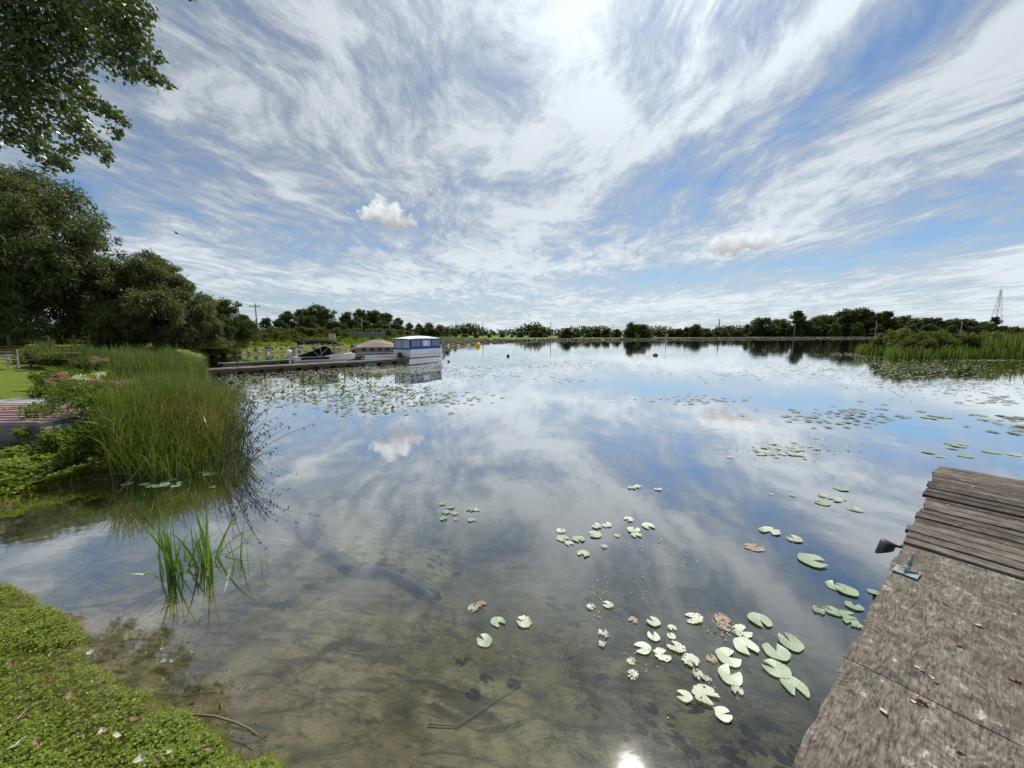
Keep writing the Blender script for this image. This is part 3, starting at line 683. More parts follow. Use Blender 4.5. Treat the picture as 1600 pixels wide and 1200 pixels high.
# ---- broadleaf trees: a few prototypes, copied
def proto_tree(seed, h, w, nl, leaf, mat, form='round', low=.15):
    rs = np.random.default_rng(seed); rng = random.Random(seed)
    C, Rd = [], []
    for i in range(22):
        t = (i + rng.random()) / 22; zc = h * (low + (0.92 - low) * t)
        prof = (math.sin(math.pi * min(1, (t * .85 + .12))) ** .7) if form == 'round' else (1 - t * .75)
        a = rng.uniform(0, 6.28); rr = w * .5 * prof * rng.uniform(.15, .75)
        C.append((rr * math.cos(a), rr * math.sin(a), zc)); Rd.append(w * rng.uniform(.15, .27) * (1 - .35 * t))
    C.append((0, 0, h * .9)); Rd.append(w * .16)
    C2, R2 = [], []
    for c, r in zip(C, Rd):
        for _ in range(9):
            d = Vector((rng.gauss(0, 1), rng.gauss(0, 1), rng.gauss(.1, .9))).normalized()
            C2.append(tuple(Vector(c) + d * r * rng.uniform(.5, 1.05))); R2.append(r * rng.uniform(.25, .5))
    Pn, D = cloud(rs, C2, R2, nl, .8, .5)
    V, F, rn = leaves(rs, Pn, leaf, leaf * .6, .25, D, .4, .5)
    V[:, 2] = np.clip(V[:, 2], .02, None)
    cme = np_mesh('crown', V, F, rn); cme.materials.append(mat)
    mb = MB(); mb.tube([(0, 0, -.4), (0, 0, h * .35), (.02 * h, 0, h * .75)], [h * .022, h * .016, h * .006], 7)
    for c in C: limbs(mb, (0, 0, max(h * .12, c[2] * .55)), [c], h * .008, rng, .05, 4, 5, .2)
    tme = mb.mesh('trunk'); tme.materials.append(MAT['bark']); return tme, cme
NEARP = [proto_tree(20 + i, 10, 9 + i % 3, 13000, .42, MAT['tree'], low=.0) for i in range(5)]
SCRUBP = [proto_tree(40 + i, 4, 5.5, 5500, .26, MAT['scrub'], low=.05) for i in range(3)]
FARP = [proto_tree(60 + i, 12, 11 + i % 3 * 2, 5500, .85, MAT['tree'], low=-.02) for i in range(5)]
TALLP = [proto_tree(80 + i, 15, 8, 5200, .75, MAT['tree'], low=.2) for i in range(2)]
def put_tree(name, pr, px, d, top_py, label, group, rng, wk=1.0, sink=0.0, hproto=10):
    g = gp(px, d); top = at(px, top_py, d).z; h = max(1.0, top - g.z + sink); s = h / (hproto * .98)
    T = empty(name, (g.x, g.y, g.z - sink - .05), rng.uniform(0, 6.28)); T.scale = (s * wk, s * wk, s); tag(T, label, 'bush' if 'bush' in name or 'shrub' in name else 'tree', group)
    link('trunk', pr[0], None, T); link('crown', pr[1], None, T); return T
rng = random.Random(77)
# wood behind the rocky bank
for px, top, d in [(362, 470, 46), (345, 490, 41), (385, 492, 56), (420, 497, 62), (455, 488, 70), (478, 484, 72), (500, 478, 74), (515, 484, 72), (488, 496, 66), (440, 500, 64), (530, 503, 70), (548, 490, 78), (566, 484, 82), (585, 486, 82), (604, 490, 84), (575, 500, 76), (622, 498, 88), (540, 508, 70), (595, 504, 78)]:
    put_tree('broadleaf_tree', rng.choice(NEARP), px, d, top, 'dark green broadleaf tree in the wood ' + ('beside the low dense willow' if px < 400 else 'behind the tall utility pole' if px < 470 else 'behind the warning sign' if px < 542 else 'behind the mesh fence' if px < 602 else 'behind the pontoon boats'), 'trees behind the rocky bank', rng, rng.uniform(1.0, 1.35))
for px, top, d in [(640, 505, 96), (655, 506, 98), (672, 505, 102), (688, 508, 106), (700, 513, 112), (712, 518, 118), (663, 512, 94), (682, 515, 100), (630, 512, 90)]:
    put_tree('broadleaf_tree', rng.choice(NEARP), px, d, top, 'dark tree on the wooded point sloping down behind the blue pontoon boat', 'trees on the wooded point', rng, rng.uniform(1.0, 1.3))
for px, top, d in [(372, 508, 48), (390, 512, 50), (402, 515, 54), (425, 514, 55), (436, 520, 54), (450, 519, 56), (415, 522, 52), (360, 520, 46), (380, 526, 46), (468, 522, 56), (348, 528, 43), (600, 525, 70), (560, 524, 64), (478, 524, 57), (500, 522, 60), (520, 522, 62), (536, 520, 64)]:
    put_tree('scrub_bush', rng.choice(SCRUBP), px, d, top, 'olive scrub bush on the slope above the rocky bank', 'scrub bushes above the rocky bank', rng, rng.uniform(.9, 1.4), .2, 4)
for i, px in enumerate(range(-160, 350, 26)):
    put_tree('broadleaf_tree', NEARP[i % 5], px, 62 + (i * 11 % 9), 494 + (i * 7 % 12), 'dark tree of the wood seen beneath and behind the willows', 'trees behind the willows', rng, 1.4)
for px, top, d in [(440, 513, 60), (456, 515, 61), (470, 512, 63), (486, 514, 63), (505, 513, 64), (528, 514, 65), (545, 515, 66), (560, 514, 68), (578, 515, 70), (592, 514, 72), (610, 515, 74), (626, 516, 78), (640, 517, 84), (448, 524, 54), (470, 526, 55), (492, 527, 57), (535, 526, 60), (556, 526, 61), (582, 526, 63), (604, 525, 66), (628, 525, 70), (652, 523, 78)]:
    put_tree('scrub_bush', rng.choice(SCRUBP), px, d, top, 'leafy bush at the foot of the wood behind the boats', 'bushes at the foot of the wood', rng, 1.5, .2, 4)
for i, px in enumerate([-60, -30, 0, 25, 50, 75, 100, 125, 150, 180, 215, -90]):
    put_tree('understory_shrub', SCRUBP[i % 3], px, 37 + (i * 7 % 5), 520 + (i * 5 % 9), 'dark shrub in the shade beneath the willows', 'shrubs under the willows', rng, 1.3, .2, 4)
# far shore, middle
far = [(725, 522, 170), (745, 521, 190), (765, 522, 200), (785, 521, 210), (800, 523, 215), (815, 519, 210), (832, 517, 205), (842, 518, 205), (852, 521, 210), (1010, 514, 225), (1045, 516, 220), (1060, 514, 220), (1070, 512, 225), (1085, 508, 215), (1100, 514, 220), (1115, 516, 225), (1130, 516, 225), (1145, 517, 228), (1028, 517, 225), (1155, 515, 230)]
for px, top, d in far:
    put_tree('broadleaf_tree', rng.choice(FARP), px, d, top, 'small distant tree in the low treeline beyond the stone dike', 'distant trees beyond the dike', rng, rng.uniform(1.2, 1.9), .8, 12)
for px, top, d in [(900, 515, 200), (918, 515, 200), (932, 514, 205), (948, 514, 205), (962, 515, 210)]:
    put_tree('broadleaf_tree', rng.choice(FARP), px, d, top, 'small distant tree between the two round bushy trees on the dike', 'distant trees between the round bushes', rng, rng.uniform(1.2, 1.6), .8, 12)
put_tree('broadleaf_tree', FARP[0], 884, 165, 513.5, 'wide low round bushy tree on the dike beside a pole', None, rng, 2.1, .6, 12)
put_tree('broadleaf_tree', FARP[1], 985, 165, 505, 'largest round bushy tree on the stone dike', None, rng, 1.25, .6, 12)
put_tree('broadleaf_tree', FARP[2], 1003, 168, 508, 'round bushy tree touching the largest one on the dike', None, rng, 1.2, .6, 12)
# far shore, right
right = [(1178, 503, 250), (1192, 498, 250), (1208, 500, 255), (1222, 504, 245), (1268, 497, 250), (1280, 494, 255), (1295, 497, 250), (1310, 489, 255), (1325, 485, 255), (1338, 484, 258), (1350, 488, 255), (1362, 492, 250), (1373, 490, 252), (1392, 497, 250), (1405, 495, 250), (1255, 502, 245), (1165, 508, 250), (1300, 505, 240), (1335, 505, 240), (1368, 508, 240), (1235, 509, 240)]
for px, top, d in right:
    put_tree('broadleaf_tree', rng.choice(FARP), px, d, top, 'dark tree in the far grove ' + ('beside the tall rounded tree' if px < 1262 else 'between its tall rounded and tall airy trees' if px < 1358 else 'beside the tall airy tree'), 'trees of the far grove', rng, rng.uniform(1.0, 1.3), .5, 12)
put_tree('tall_tree', TALLP[0], 1240, 245, 486, 'tall rounded tree rising at the start of the far grove', None, rng, 1.35, .3, 15)
put_tree('tall_tree', TALLP[1], 1378, 245, 486, 'tall airy tree rising at the end of the far grove', None, rng, 1.15, .3, 15)
for px, top, d in [(1422, 499, 225), (1438, 498, 225), (1455, 499, 222), (1470, 503, 220), (1485, 501, 220), (1500, 500, 222), (1515, 504, 220), (1528, 506, 225), (1445, 508, 215), (1480, 510, 212), (1512, 512, 214), (1560, 510, 240), (1580, 511, 240), (1600, 510, 240), (1625, 510, 240), (1545, 512, 240), (1418, 510, 214)]:
    put_tree('broadleaf_tree', rng.choice(FARP), px, d, top, 'greyish low tree ' + ('joining the end of the far grove' if px < 1465 else 'behind the bushes of the reed island' if px < 1535 else 'beside and beyond the pylon tree'), 'low trees before the pylon', rng, rng.uniform(1.3, 1.7), .5, 12)
put_tree('tall_tree', TALLP[1], 1546, 225, 495, 'flat-topped lone tree standing in front of the pylon', None, rng, 1.0, .2, 15)
# far woodland mass at the horizon
rs = np.random.default_rng(5)
C, Rd = [], []
for px in np.arange(690, 1640, 3.0):
    d = 420 + 60 * math.sin(px * .013); h = 9 + 4 * vnoise(np.array([px * .03]), np.array([2.0]))[0] * 2; x = (px - 800) / FPX * d
    C.append((x, d, 1 + h * .45)); Rd.append(max(3.5, h * .62))
Pn, D = cloud(rs, C, Rd, 16000, .95, .5); Pn[:, 2] = np.maximum(Pn[:, 2], .8)
V, F, rn = leaves(rs, Pn, 2.4, 1.6, .2, D, .4, .5)
o = link('distant_woodland', np_mesh('distant_woodland', V, F, rn), MAT['tree']); tag(o, 'far continuous woodland along the horizon', 'woodland', kind='stuff')

# ------------------------------------------------------------------ rocky bank
RB = empty('riprap_bank', gnd(480, 549)); tag(RB, 'grey boulder riprap along the wooded bank', 'riprap', kind='structure')
def rock_mesh(seed):
    import bmesh
    r = random.Random(seed); bm = bmesh.new(); bmesh.ops.create_icosphere(bm, subdivisions=2, radius=.5)
    fr = [(Vector((r.gauss(0, 1), r.gauss(0, 1), r.gauss(0, 1))).normalized(), r.uniform(.25, .42)) for _ in range(9)]
    for v in bm.verts:
        for nrm, dd in fr:
            k = v.co.dot(nrm) - dd
            if k > 0: v.co -= nrm * k
        v.co.z *= .75
    me = bpy.data.meshes.new('rock'); bm.to_mesh(me); bm.free(); me.materials.append(MAT['rock']); return me
RK = [rock_mesh(i) for i in range(6)]
rng = random.Random(9); sp = [Vector((*p, 0)) for p in shore[19:26]]
def along(lst, t):
    L = [(lst[i + 1] - lst[i]).length for i in range(len(lst) - 1)]; s = t * sum(L)
    for i, l in enumerate(L):
        if s <= l: return lst[i].lerp(lst[i + 1], s / l), (lst[i + 1] - lst[i]).normalized()
        s -= l
    return lst[-1], (lst[-1] - lst[-2]).normalized()
for i in range(290):
    t = rng.random() ** 1.1; p, tg = along(sp, t); nrm = Vector((-tg.y, tg.x, 0)); off = rng.uniform(-.3, 2.0)
    q = p + nrm * off
    o = link('rock', RK[i % 6], None, RB); s = rng.uniform(.28, .75) * (1 if rng.random() < .85 else 1.5)
    o.location = Vector((q.x, q.y, hz(q.x, q.y) + .08 * s)) - RB.location; o.rotation_euler = (rng.uniform(0, 3), rng.uniform(0, 3), rng.uniform(0, 6)); o.scale = (s, s * rng.uniform(.7, 1), s * rng.uniform(.6, .9))
DK = empty('stone_dike', gnd(900, 532)); tag(DK, 'low rubble stone dike crossing the far water', 'dike', kind='structure')
sp2 = [Vector((*p, 0)) for p in shore[24:]]
V, F, rn = [], [], []; rs = np.random.default_rng(4)
mb = MB()
b0 = np.array([v.co[:] for v in RK[0].vertices])
parts = []; polys = np.array([p.vertices[:] for p in RK[0].polygons])
for i in range(1500):
    p, tg = along(sp2, rng.random()); nrm = Vector((-tg.y, tg.x, 0)); q = p + nrm * rng.uniform(-.4, 3.4); s = rng.uniform(.4, 1.0)
    a = rng.uniform(0, 6.28); M_ = np.array([[math.cos(a), -math.sin(a), 0], [math.sin(a), math.cos(a), 0], [0, 0, 1]])
    parts.append((b0 @ M_.T * s + np.array([q.x, q.y, hz(q.x, q.y) + .1]), polys, np.full(len(polys), rng.random())))
V, F, rn = join(parts)
o = link('rubble', np_mesh('rubble', V - np.array(DK.location), F, rn), MAT['dikerock'], DK); o['kind'] = 'stuff'
# grass tussocks along the banks
def grass_patch(name, label, pts, h, w, mat, seed, lean=.25, segs=3, curl=.4, bias=(0, 0), kind='stuff', cat='grass', sink=.03, zf=None, mound=0.0):
    rs = np.random.default_rng(seed); pts = np.asarray(pts, float)
    z = hgt(pts[:, 0], pts[:, 1]) if zf is None else np.full(len(pts), zf)
    base = np.stack([pts[:, 0], pts[:, 1], z - sink], 1); N = len(base)
    hh = h * rs.uniform(.5, 1.15, N) * (1 + .55 * vnoise(pts[:, 0] * 1.3, pts[:, 1] * 1.3)); ln = rs.normal(size=(N, 2)) * lean + np.array(bias) * rs.uniform(.4, 1.3, (N, 1))
    if mound:
        qn = (pts - pts.mean(0)) / (2 * pts.std(0)); hh = hh * np.clip(1.12 - mound * (qn ** 2).sum(1), .4, 1.12); ln = ln + qn * mound * .28
    V, F, rn = blades(rs, base, hh, ln, np.full(N, w) * rs.uniform(.6, 1.3, N), segs, curl)
    o = link(name, np_mesh(name, V, F, rn), mat); tag(o, label, cat, kind=kind); return o
rs = np.random.default_rng(31); pts = []
for i in range(9000):
    p, tg = along(sp, rs.random() ** 1.3); nrm = Vector((-tg.y, tg.x, 0)); q = p + nrm * (rs.uniform(1.5, 7.5))
    if vnoise(np.array([q.x * .35]), np.array([q.y * .35]))[0] > -.08: pts.append((q.x, q.y))
grass_patch('bank_grass', 'rough green grass tufts among the boulders of the bank', pts, .75, .10, MAT['grass'], 32)

# ------------------------------------------------------------------ near lawn
rs = np.random.default_rng(41)
def inland(n, px0, px1, py0, py1, dmin=-.04, dmax=99, zpow=1.0):
    px = rs.uniform(px0, px1, n); py = rs.uniform(py0, py1, n); pts = gndv(px, py, .2)
    d = sdist(pts[:, 0], pts[:, 1]); h = hgt(pts[:, 0], pts[:, 1])
    return pts[(d > dmin) & (d < dmax) & (h > -.01)]
lawnA = inland(150000, -80, 480, 880, 1290)
grass_patch('lawn_grass', 'bright green lawn grass on the near bank', lawnA, .070, .0050, MAT['grass'], 42, .6, 2)
cp = inland(44000, -80, 480, 880, 1290)
dens_ = vnoise(cp[:, 0] * 2.2, cp[:, 1] * 2.2) + .6 * vnoise(cp[:, 0] * 6, cp[:, 1] * 6)
cp = cp[(dens_ > .14) | (np.random.default_rng(8).random(len(cp)) < .22)]
def clover(name, label, pts, h, size, seed, mat='clover'):
    rs = np.random.default_rng(seed); n_ = len(pts); z = hgt(pts[:, 0], pts[:, 1])
    P = np.stack([pts[:, 0], pts[:, 1], z + h * rs.uniform(.15, 1.0, n_) * (1 + 1.2 * vnoise(pts[:, 0] * 4, pts[:, 1] * 4))], 1); parts = []
    tilt = rs.normal(size=(n_, 3)) * .28
    a0 = rs.uniform(0, 6.28, n_)
    sz = size * rs.uniform(.55, 1.35, n_)
    for k in range(3):
        a = a0 + k * 2.094; d = np.stack([np.cos(a), np.sin(a), .15 + tilt[:, 0]], 1); s = np.stack([-np.sin(a), np.cos(a), tilt[:, 1]], 1)
        L = sz[:, None]; W = sz[:, None] * .85
        V = np.stack([P, P + d * L * .55 + s * W * .5, P + d * L, P + d * L * .55 - s * W * .5], 1).reshape(-1, 3)
        parts.append((V, np.arange(n_ * 4).reshape(-1, 4), rs.random(n_)))
    V, F, rn = join(parts); o = link(name, np_mesh(name, V, F, rn), MAT[mat]); tag(o, label, 'ground cover', kind='stuff'); return o
clover('clover_cover', 'clover and small leafy weeds growing through the near lawn', cp, .050, .0125, 43)
cp2 = inland(26000, -80, 300, 640, 850)
cp2 = cp2[vnoise(cp2[:, 0] * 1.6, cp2[:, 1] * 1.6) > -.22]
clover('leafy_ground_cover', 'knee-high leafy weeds covering the bank between boats and reeds', cp2, .20, .045, 44)
lawnB = inland(26000, -80, 260, 640, 850)
grass_patch('bank_edge_grass', 'tufted grass along the bank below the overturned boats', lawnB, .16, .012, MAT['grass'], 45, .4, 2)
lawnC = inland(42000, -120, 300, 560, 640)
grass_patch('mown_lawn', 'short mown lawn behind the overturned boats', lawnC, .05, .03, MAT['grass'], 46, .4, 1)
# dead leaves in the lawn
for i, (a, b) in enumerate([(290, 945 + 20), (110, 1098), (44, 1134), (34, 1138), (183, 1157), (152, 1126), (85, 1070), (210, 1123), (222, 1190), (30, 1180), (60, 1175), (312, 1165), (325, 1170), (265, 1178), (80, 1020), (120, 1110), (245, 1195), (20, 1045), (160, 1150), (140, 1010)]):
    p = gnd(a, b, .12); z = hz(p.x, p.y)
    if z < 0.0: z = 0.0
    me = DL[i % 5]; L = link('fallen_leaf', me); L.location = (p.x, p.y, z + .075); L.rotation_euler = (rg.uniform(-.5, .5), rg.uniform(-.5, .5), rg.uniform(0, 6)); s = rg.uniform(.5, 1.0); L.scale = (s, s, s)
    tag(L, ('pale' if i % 5 >= 3 else 'brown') + ' fallen leaf lying in the near lawn grass', 'leaf', ('pale' if i % 5 >= 3 else 'brown') + ' leaves in the lawn')

# ------------------------------------------------------------------ reed bed on the left
rs = np.random.default_rng(51)
def scatter_px(n, polypx, z=0.0, rs=rs):
    q = np.array([gnd(a, b, z)[:2] for a, b in polypx]); lo, hi = q.min(0), q.max(0); out = []
    P = rs.uniform(lo, hi, (n * 4, 2)); ins = np.zeros(len(P), bool); A = q; B = np.roll(q, -1, 0)
    for (ax, ay), (bx, by) in zip(A, B):
        c = ((ay > P[:, 1]) != (by > P[:, 1]))
        if by != ay: ins ^= c & (P[:, 0] < (bx - ax) * (P[:, 1] - ay) / (by - ay) + ax)
    return P[ins][:n]
front = scatter_px(9500, [(175, 752), (250, 754), (345, 740), (372, 700), (355, 665), (300, 650), (215, 665), (180, 705)])
grass_patch('reed_bed', 'tall dense green reeds standing at the water edge', front, 1.22, .015, MAT['reed'], 52, .22, 6, .5, bias=(.10, -.03), mound=.45)
back = scatter_px(6500, [(175, 640), (230, 640), (330, 640), (325, 608), (300, 592), (230, 590), (185, 603)])
grass_patch('cattail_bed', 'upright bright green cattail leaves behind the reed bed', back, 1.3, .032, MAT['reed'], 53, .09, 5, .3, mound=.3)
shoreb = scatter_px(1800, [(262, 566), (300, 570), (318, 600), (300, 600), (255, 585)])
grass_patch('shore_sedge', 'green sedge fringe on the shore at the foot of the long dock', shoreb, 1.1, .05, MAT['reed'], 58, .10, 4, .3)
mid = scatter_px(3200, [(185, 705), (300, 660), (345, 660), (330, 635), (190, 640), (170, 670)])
grass_patch('sedge_bed', 'arching sedge leaves in the middle of the reed bed', mid, 1.05, .020, MAT['reed'], 54, .22, 5, .6, bias=(.1, 0))
plume = scatter_px(1300, [(215, 730), (345, 728), (362, 690), (345, 655), (230, 655)])
rsp = np.random.default_rng(55); zz = hgt(plume[:, 0], plume[:, 1]); N = len(plume)
base = np.stack([plume[:, 0], plume[:, 1], np.maximum(zz, -.05) + rsp.uniform(.45, .85, N)], 1)
V, F, rn = blades(rsp, base, rsp.uniform(.25, .6, N), rsp.normal(size=(N, 2)) * .3 + np.array([.55, 0]), np.full(N, .011), 4, .6)
o = link('reed_plumes', np_mesh('reed_plumes', V, F, rn), MAT['reedtan']); tag(o, 'tan seed plumes nodding over the front reeds', 'reeds', kind='stuff')
# thin rushes with brown heads leaning over the water
rsr = np.random.default_rng(56); rng = random.Random(56)
mbS = MB(); mbH = MB()
for i in range(150):
    a = gnd(rng.uniform(335, 388), rng.uniform(655, 756)); L = rng.uniform(.7, 1.6); dirx = Vector((rng.uniform(.1, 1.0), rng.uniform(-.55, .45), 0)); k = rng.uniform(.3, .85)
    path = []
    for t in (0, .25, .5, .75, 1.0):
        path.append(Vector((a.x, a.y, -.1)) + dirx * L * k * t ** 1.6 + Vector((0, 0, L * (t * (1 - .22 * k) - .30 * k * t * t))))
    mbS.tube(path, [.0045, .004, .004, .003, .002], 4, False)
    for hcount in range(rng.randint(1, 3)):
        e = path[-1].lerp(path[-2], hcount * .35); e2 = e + Vector((rng.uniform(-.01, .05), rng.uniform(-.03, .03), rng.uniform(-.075, -.03)))
        mbH.tube([e, e.lerp(e2, .4), e2], [.003, .011, .002], 5)
RU = mbS.build('rush_stems', MAT['rush']); tag(RU, 'tangle of thin dark rushes leaning out over the water', 'rushes', kind='stuff')
o = mbH.build('seed_heads', MAT['rushhead'], RU); o['kind'] = 'stuff'
# leafy weeds and flowers between boats and reeds
def shrub_at(px, py, z, r, n_, label, seed, name='leafy_weed', mat='shrub', group=None, leaf=.07, hgtk=1.2):
    rs = np.random.default_rng(seed); rng = random.Random(seed); p = gnd(px, py, z); b = Vector((p.x, p.y, hz(p.x, p.y)))
    T = empty(name, b); tag(T, label, 'plant', group)
    C, Rd = [], []
    for i in range(12): C.append((rng.gauss(0, .38) * r, rng.gauss(0, .38) * r, r * hgtk * rng.uniform(.2, 1.0))); Rd.append(r * rng.uniform(.25, .42))
    Pn, D = cloud(rs, C, Rd, n_, .9, .5); Pn[:, 2] = np.maximum(Pn[:, 2], .02)
    V, F, rn = leaves(rs, Pn, leaf, leaf * .5, .1, D, .5, 1.0); link('foliage', np_mesh('foliage', V, F, rn), MAT[mat], T)
    mb = MB()
    for c in C: limbs(mb, (c[0] * .2, c[1] * .2, -.03), [c], .012, rng, .1, 3, 4, .4)
    mb.build('stems', MAT['rush'], T); return T
shr = [(95, 668, .72), (120, 684, .62), (150, 678, .72), (176, 700, .5), (128, 650, .75), (98, 645, .62), (165, 655, .72), (82, 688, .36), (195, 665, .6), (145, 708, .4), (115, 622, .75), (80, 612, .55), (155, 628, .7), (185, 635, .7), (100, 702, .3)]
for i, (a, b, r) in enumerate(shr):
    shrub_at(a, b, .3, r, 2600, 'bushy bright green weed ' + ('pressed against the overturned boats' if a < 105 else 'growing midway between overturned boats and reeds' if a < 160 else 'merging into the left side of the reed bed'), 300 + i, group='leafy weeds beside the boats')
def flower(px, py, d, label, seed, mat, rsz=.13):
    rng = random.Random(seed); rs = np.random.default_rng(seed); h = at(px, py, d); zb = hz(h.x, h.y); b = Vector((h.x, h.y, zb)); T = empty('flowering_plant', b); tag(T, label, 'flower', 'flowers in the reed bed')
    top = h.z - zb; mb = MB(); C, Rd = [], []
    for k in range(6):
        tip = Vector((rng.gauss(0, .14), rng.gauss(0, .1), top + rng.uniform(-.12, .05))); limbs(mb, (0, 0, -.03), [tip], .009, rng, .05, 4, 4, .5); C.append(tuple(tip)); Rd.append(rsz * rng.uniform(.5, 1))
    mb.build('stems', MAT['rush'], T)
    Pn, D = cloud(rs, C, Rd, 500, .6, .5); V, F, rn = leaves(rs, Pn, .03, .022, 0, D, .5, .8); link('flower_head', np_mesh('flower_head', V, F, rn), MAT[mat], T)['kind'] = 'stuff'
    Pn, D = cloud(rs, [(0, 0, top * .45), (.1, 0, top * .6), (-.1, .05, top * .35)], [.2, .2, .22], 260, 1.2, .6); V, F, rn = leaves(rs, Pn, .09, .035, .2, D, .6, .6); link('foliage', np_mesh('foliage', V, F, rn), MAT['shrub'], T)
for i, (a, b, d) in enumerate([(135, 597, 9.5), (128, 606, 9.2), (150, 603, 9), (168, 610, 8.8), (176, 617, 8.6), (100, 586, 11), (88, 594, 10.5), (185, 600, 9), (165, 600, 9), (160, 560, 13)]):
    flower(a, b, d, 'dusty pink flower heads rising above the reeds and weeds', 500 + i, 'pink')
flower(148, 588, 9.6, 'flat white flower cluster above the pink flowers', 520, 'white', .12)
for i, (a, r) in enumerate([(62, .7), (48, .6), (110, .65), (85, .8), (128, .6)]):
    shrub_at(a, 566 + i, .75, r, 1500, 'tall meadow weeds behind the picnic table', 350 + i, 'meadow_weed', 'scrub', 'meadow weeds by the picnic table', .10, 1.1)
mead = np.array([gnd(a, b, .8)[:2] for a, b in zip(rs.uniform(55, 190, 2500), rs.uniform(559, 566, 2500))])
grass_patch('meadow_grass', 'unmown grass strip behind the picnic table', mead, .95, .05, MAT['reed'], 57, .15, 3)

# ------------------------------------------------------------------ clumps standing in the shallow water
def tuft(px, py, n_, h, spread, seed, label, bent=3, w=.024):
    rs = np.random.default_rng(seed); p = gnd(px, py); zb = hz(p.x, p.y); T = empty('iris_clump', (p.x, p.y, zb)); tag(T, label, 'plant', 'green clumps in the shallows')
    base = np.stack([rs.normal(0, spread * .35, n_), rs.normal(0, spread * .35, n_), np.full(n_, -.02)], 1)
    V, F, rn = blades(rs, base, h * rs.uniform(.5, 1.12, n_), rs.normal(size=(n_, 2)) * .17 + np.array([.04, 0]), np.full(n_, w) * rs.uniform(.7, 1.2, n_), 6, .3)
    link('leaf_blades', np_mesh('leaf_blades', V, F, rn * .85), MAT['iris'], T)
    if bent:
        base = base[:bent]; a = rs.uniform(0, 6.28, bent); ln = np.stack([np.cos(a), np.sin(a)], 1) * rs.uniform(.9, 1.3, (bent, 1))
        V, F, rn = blades(rs, base, h * rs.uniform(.7, .9, bent), ln, np.full(bent, w), 7, .62); link('bent_blades', np_mesh('bent_blades', V, F, np.full(len(F), .5)), MAT['iris'], T)
tuft(272, 893, 30, .82, .14, 1, 'densest green blade clump standing in the shallow water', 5)
tuft(321, 880, 24, .92, .17, 2, 'wide fanned green blade clump in the shallows', 4)
tuft(374, 874, 9, .74, .06, 3, 'slim green blade clump beside the fanned one', 2, .014)
tuft(411, 882, 8, .46, .05, 4, 'smallest grass tuft standing alone in the water', 0, .008)

# ------------------------------------------------------------------ under water
led_px = [(395, 742), (440, 764), (490, 797), (530, 826), (560, 846), (605, 845), (645, 857), (682, 880)]
led = [gnd(*p) for p in led_px]
mb = MB(); tops = []; 
back_off = [Vector((2.2, 3.0, 0)), Vector((1.9, 2.6, 0)), Vector((1.7, 2.2, 0)), Vector((1.5, 1.7, 0)), Vector((1.35, 1.35, 0)), Vector((1.2, 1.05, 0)), Vector((.7, .5, 0)), Vector((.12, .08, 0))]
rows = []
rl = random.Random(3)
fine = []
for i in range(len(led) - 1):
    for k in range(6): t = k / 6; fine.append((led[i].lerp(led[i + 1], t), back_off[i].lerp(back_off[i + 1], t)))
fine.append((led[-1], back_off[-1]))
for p, bo in fine:
    zt = hz(p.x, p.y) + .10
    j = Vector((rl.uniform(-.035, .035), rl.uniform(-.035, .035), 0)); row = [Vector((p.x - .04, p.y - .05, hz(p.x, p.y) - .25)) + j, Vector((p.x, p.y, zt - .025)) + j, Vector((p.x + .02, p.y + .03, zt)) + j]
    for t in (.2, .4, .6, .8, 1): q = p + bo * t; row.append(Vector((q.x, q.y, zt * (1 - t) + (hz(q.x, q.y) - .20) * t + rl.uniform(-.01, .01))))
    rows.append(row)
k = len(rows[0]); vs = [v for r in rows for v in r]; fs = [(i * k + j, i * k + j + 1, (i + 1) * k + j + 1, (i + 1) * k + j)[::-1] for i in range(len(rows) - 1) for j in range(k - 1)]
o = MB().add(vs, fs).build('sand_ledge', MAT['sand'], smooth=False); tag(o, 'pale sand ledge with a bent edge under the shallow water', 'sand', kind='structure')
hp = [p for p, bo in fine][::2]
o = MB().tube([Vector((p.x - .02, p.y - .06, hz(p.x, p.y - .06) + .05)) for p in hp], [.055] * (len(hp) - 2) + [.045, .02], 10).build('sunken_band', MAT['band'], smooth=True); tag(o, 'long dark band lying bent along the sand ledge under water', 'band')  # dark rounded band added along the front edge of the ledge
rsw = np.random.default_rng(61)
wp = scatter_px(26000, [(420, 1190), (350, 1000), (420, 860), (560, 870), (700, 880), (800, 760), (1350, 760), (1330, 900), (1230, 1230)], -.4, rsw)
dn = vnoise(wp[:, 0] * 1.8, wp[:, 1] * 1.8) + .7 * vnoise(wp[:, 0] * 5, wp[:, 1] * 5) + .12 * (wp[:, 0] - .3)
wp = wp[dn > .02][:11000]
z = hgt(wp[:, 0], wp[:, 1]); N = len(wp)
V, F, rn = blades(rsw, np.stack([wp[:, 0], wp[:, 1], z - .01], 1), rsw.uniform(.04, .15, N) * np.clip(-z * 2.2, .25, 1), rsw.normal(size=(N, 2)) * 1.1 + np.array([1.0, -.6]), rsw.uniform(.002, .007, N), 4, .35)
o = link('water_weed', np_mesh('water_weed', V, F, rn), MAT['weed']); tag(o, 'dark submerged weed strands on the lake bed', 'water weed', kind='stuff')
rng = random.Random(66)
def stick(pts, r, label, z=None, name='sunken_stick'):
    P = []
    for i, (a, b, zz) in enumerate(pts):
        p = gnd(a, b, 0 if zz is None else zz); zg = hz(p.x, p.y); P.append(Vector((p.x, p.y, zg + .015 if zz is None else max(zz, zg + .01))))
    o = MB().tube(P, [r * (1 - .5 * i / len(P)) for i in range(len(P))], 7).build(name, MAT['twig'], None, smooth=True); tag(o, label, 'stick'); return o
stick([(296, 1117, .03), (335, 1119, .03), (365, 1128, .02), (388, 1138, .01), (404, 1150, .0)], .008, 'thin curved twig floating near the lawn edge', name='twig')
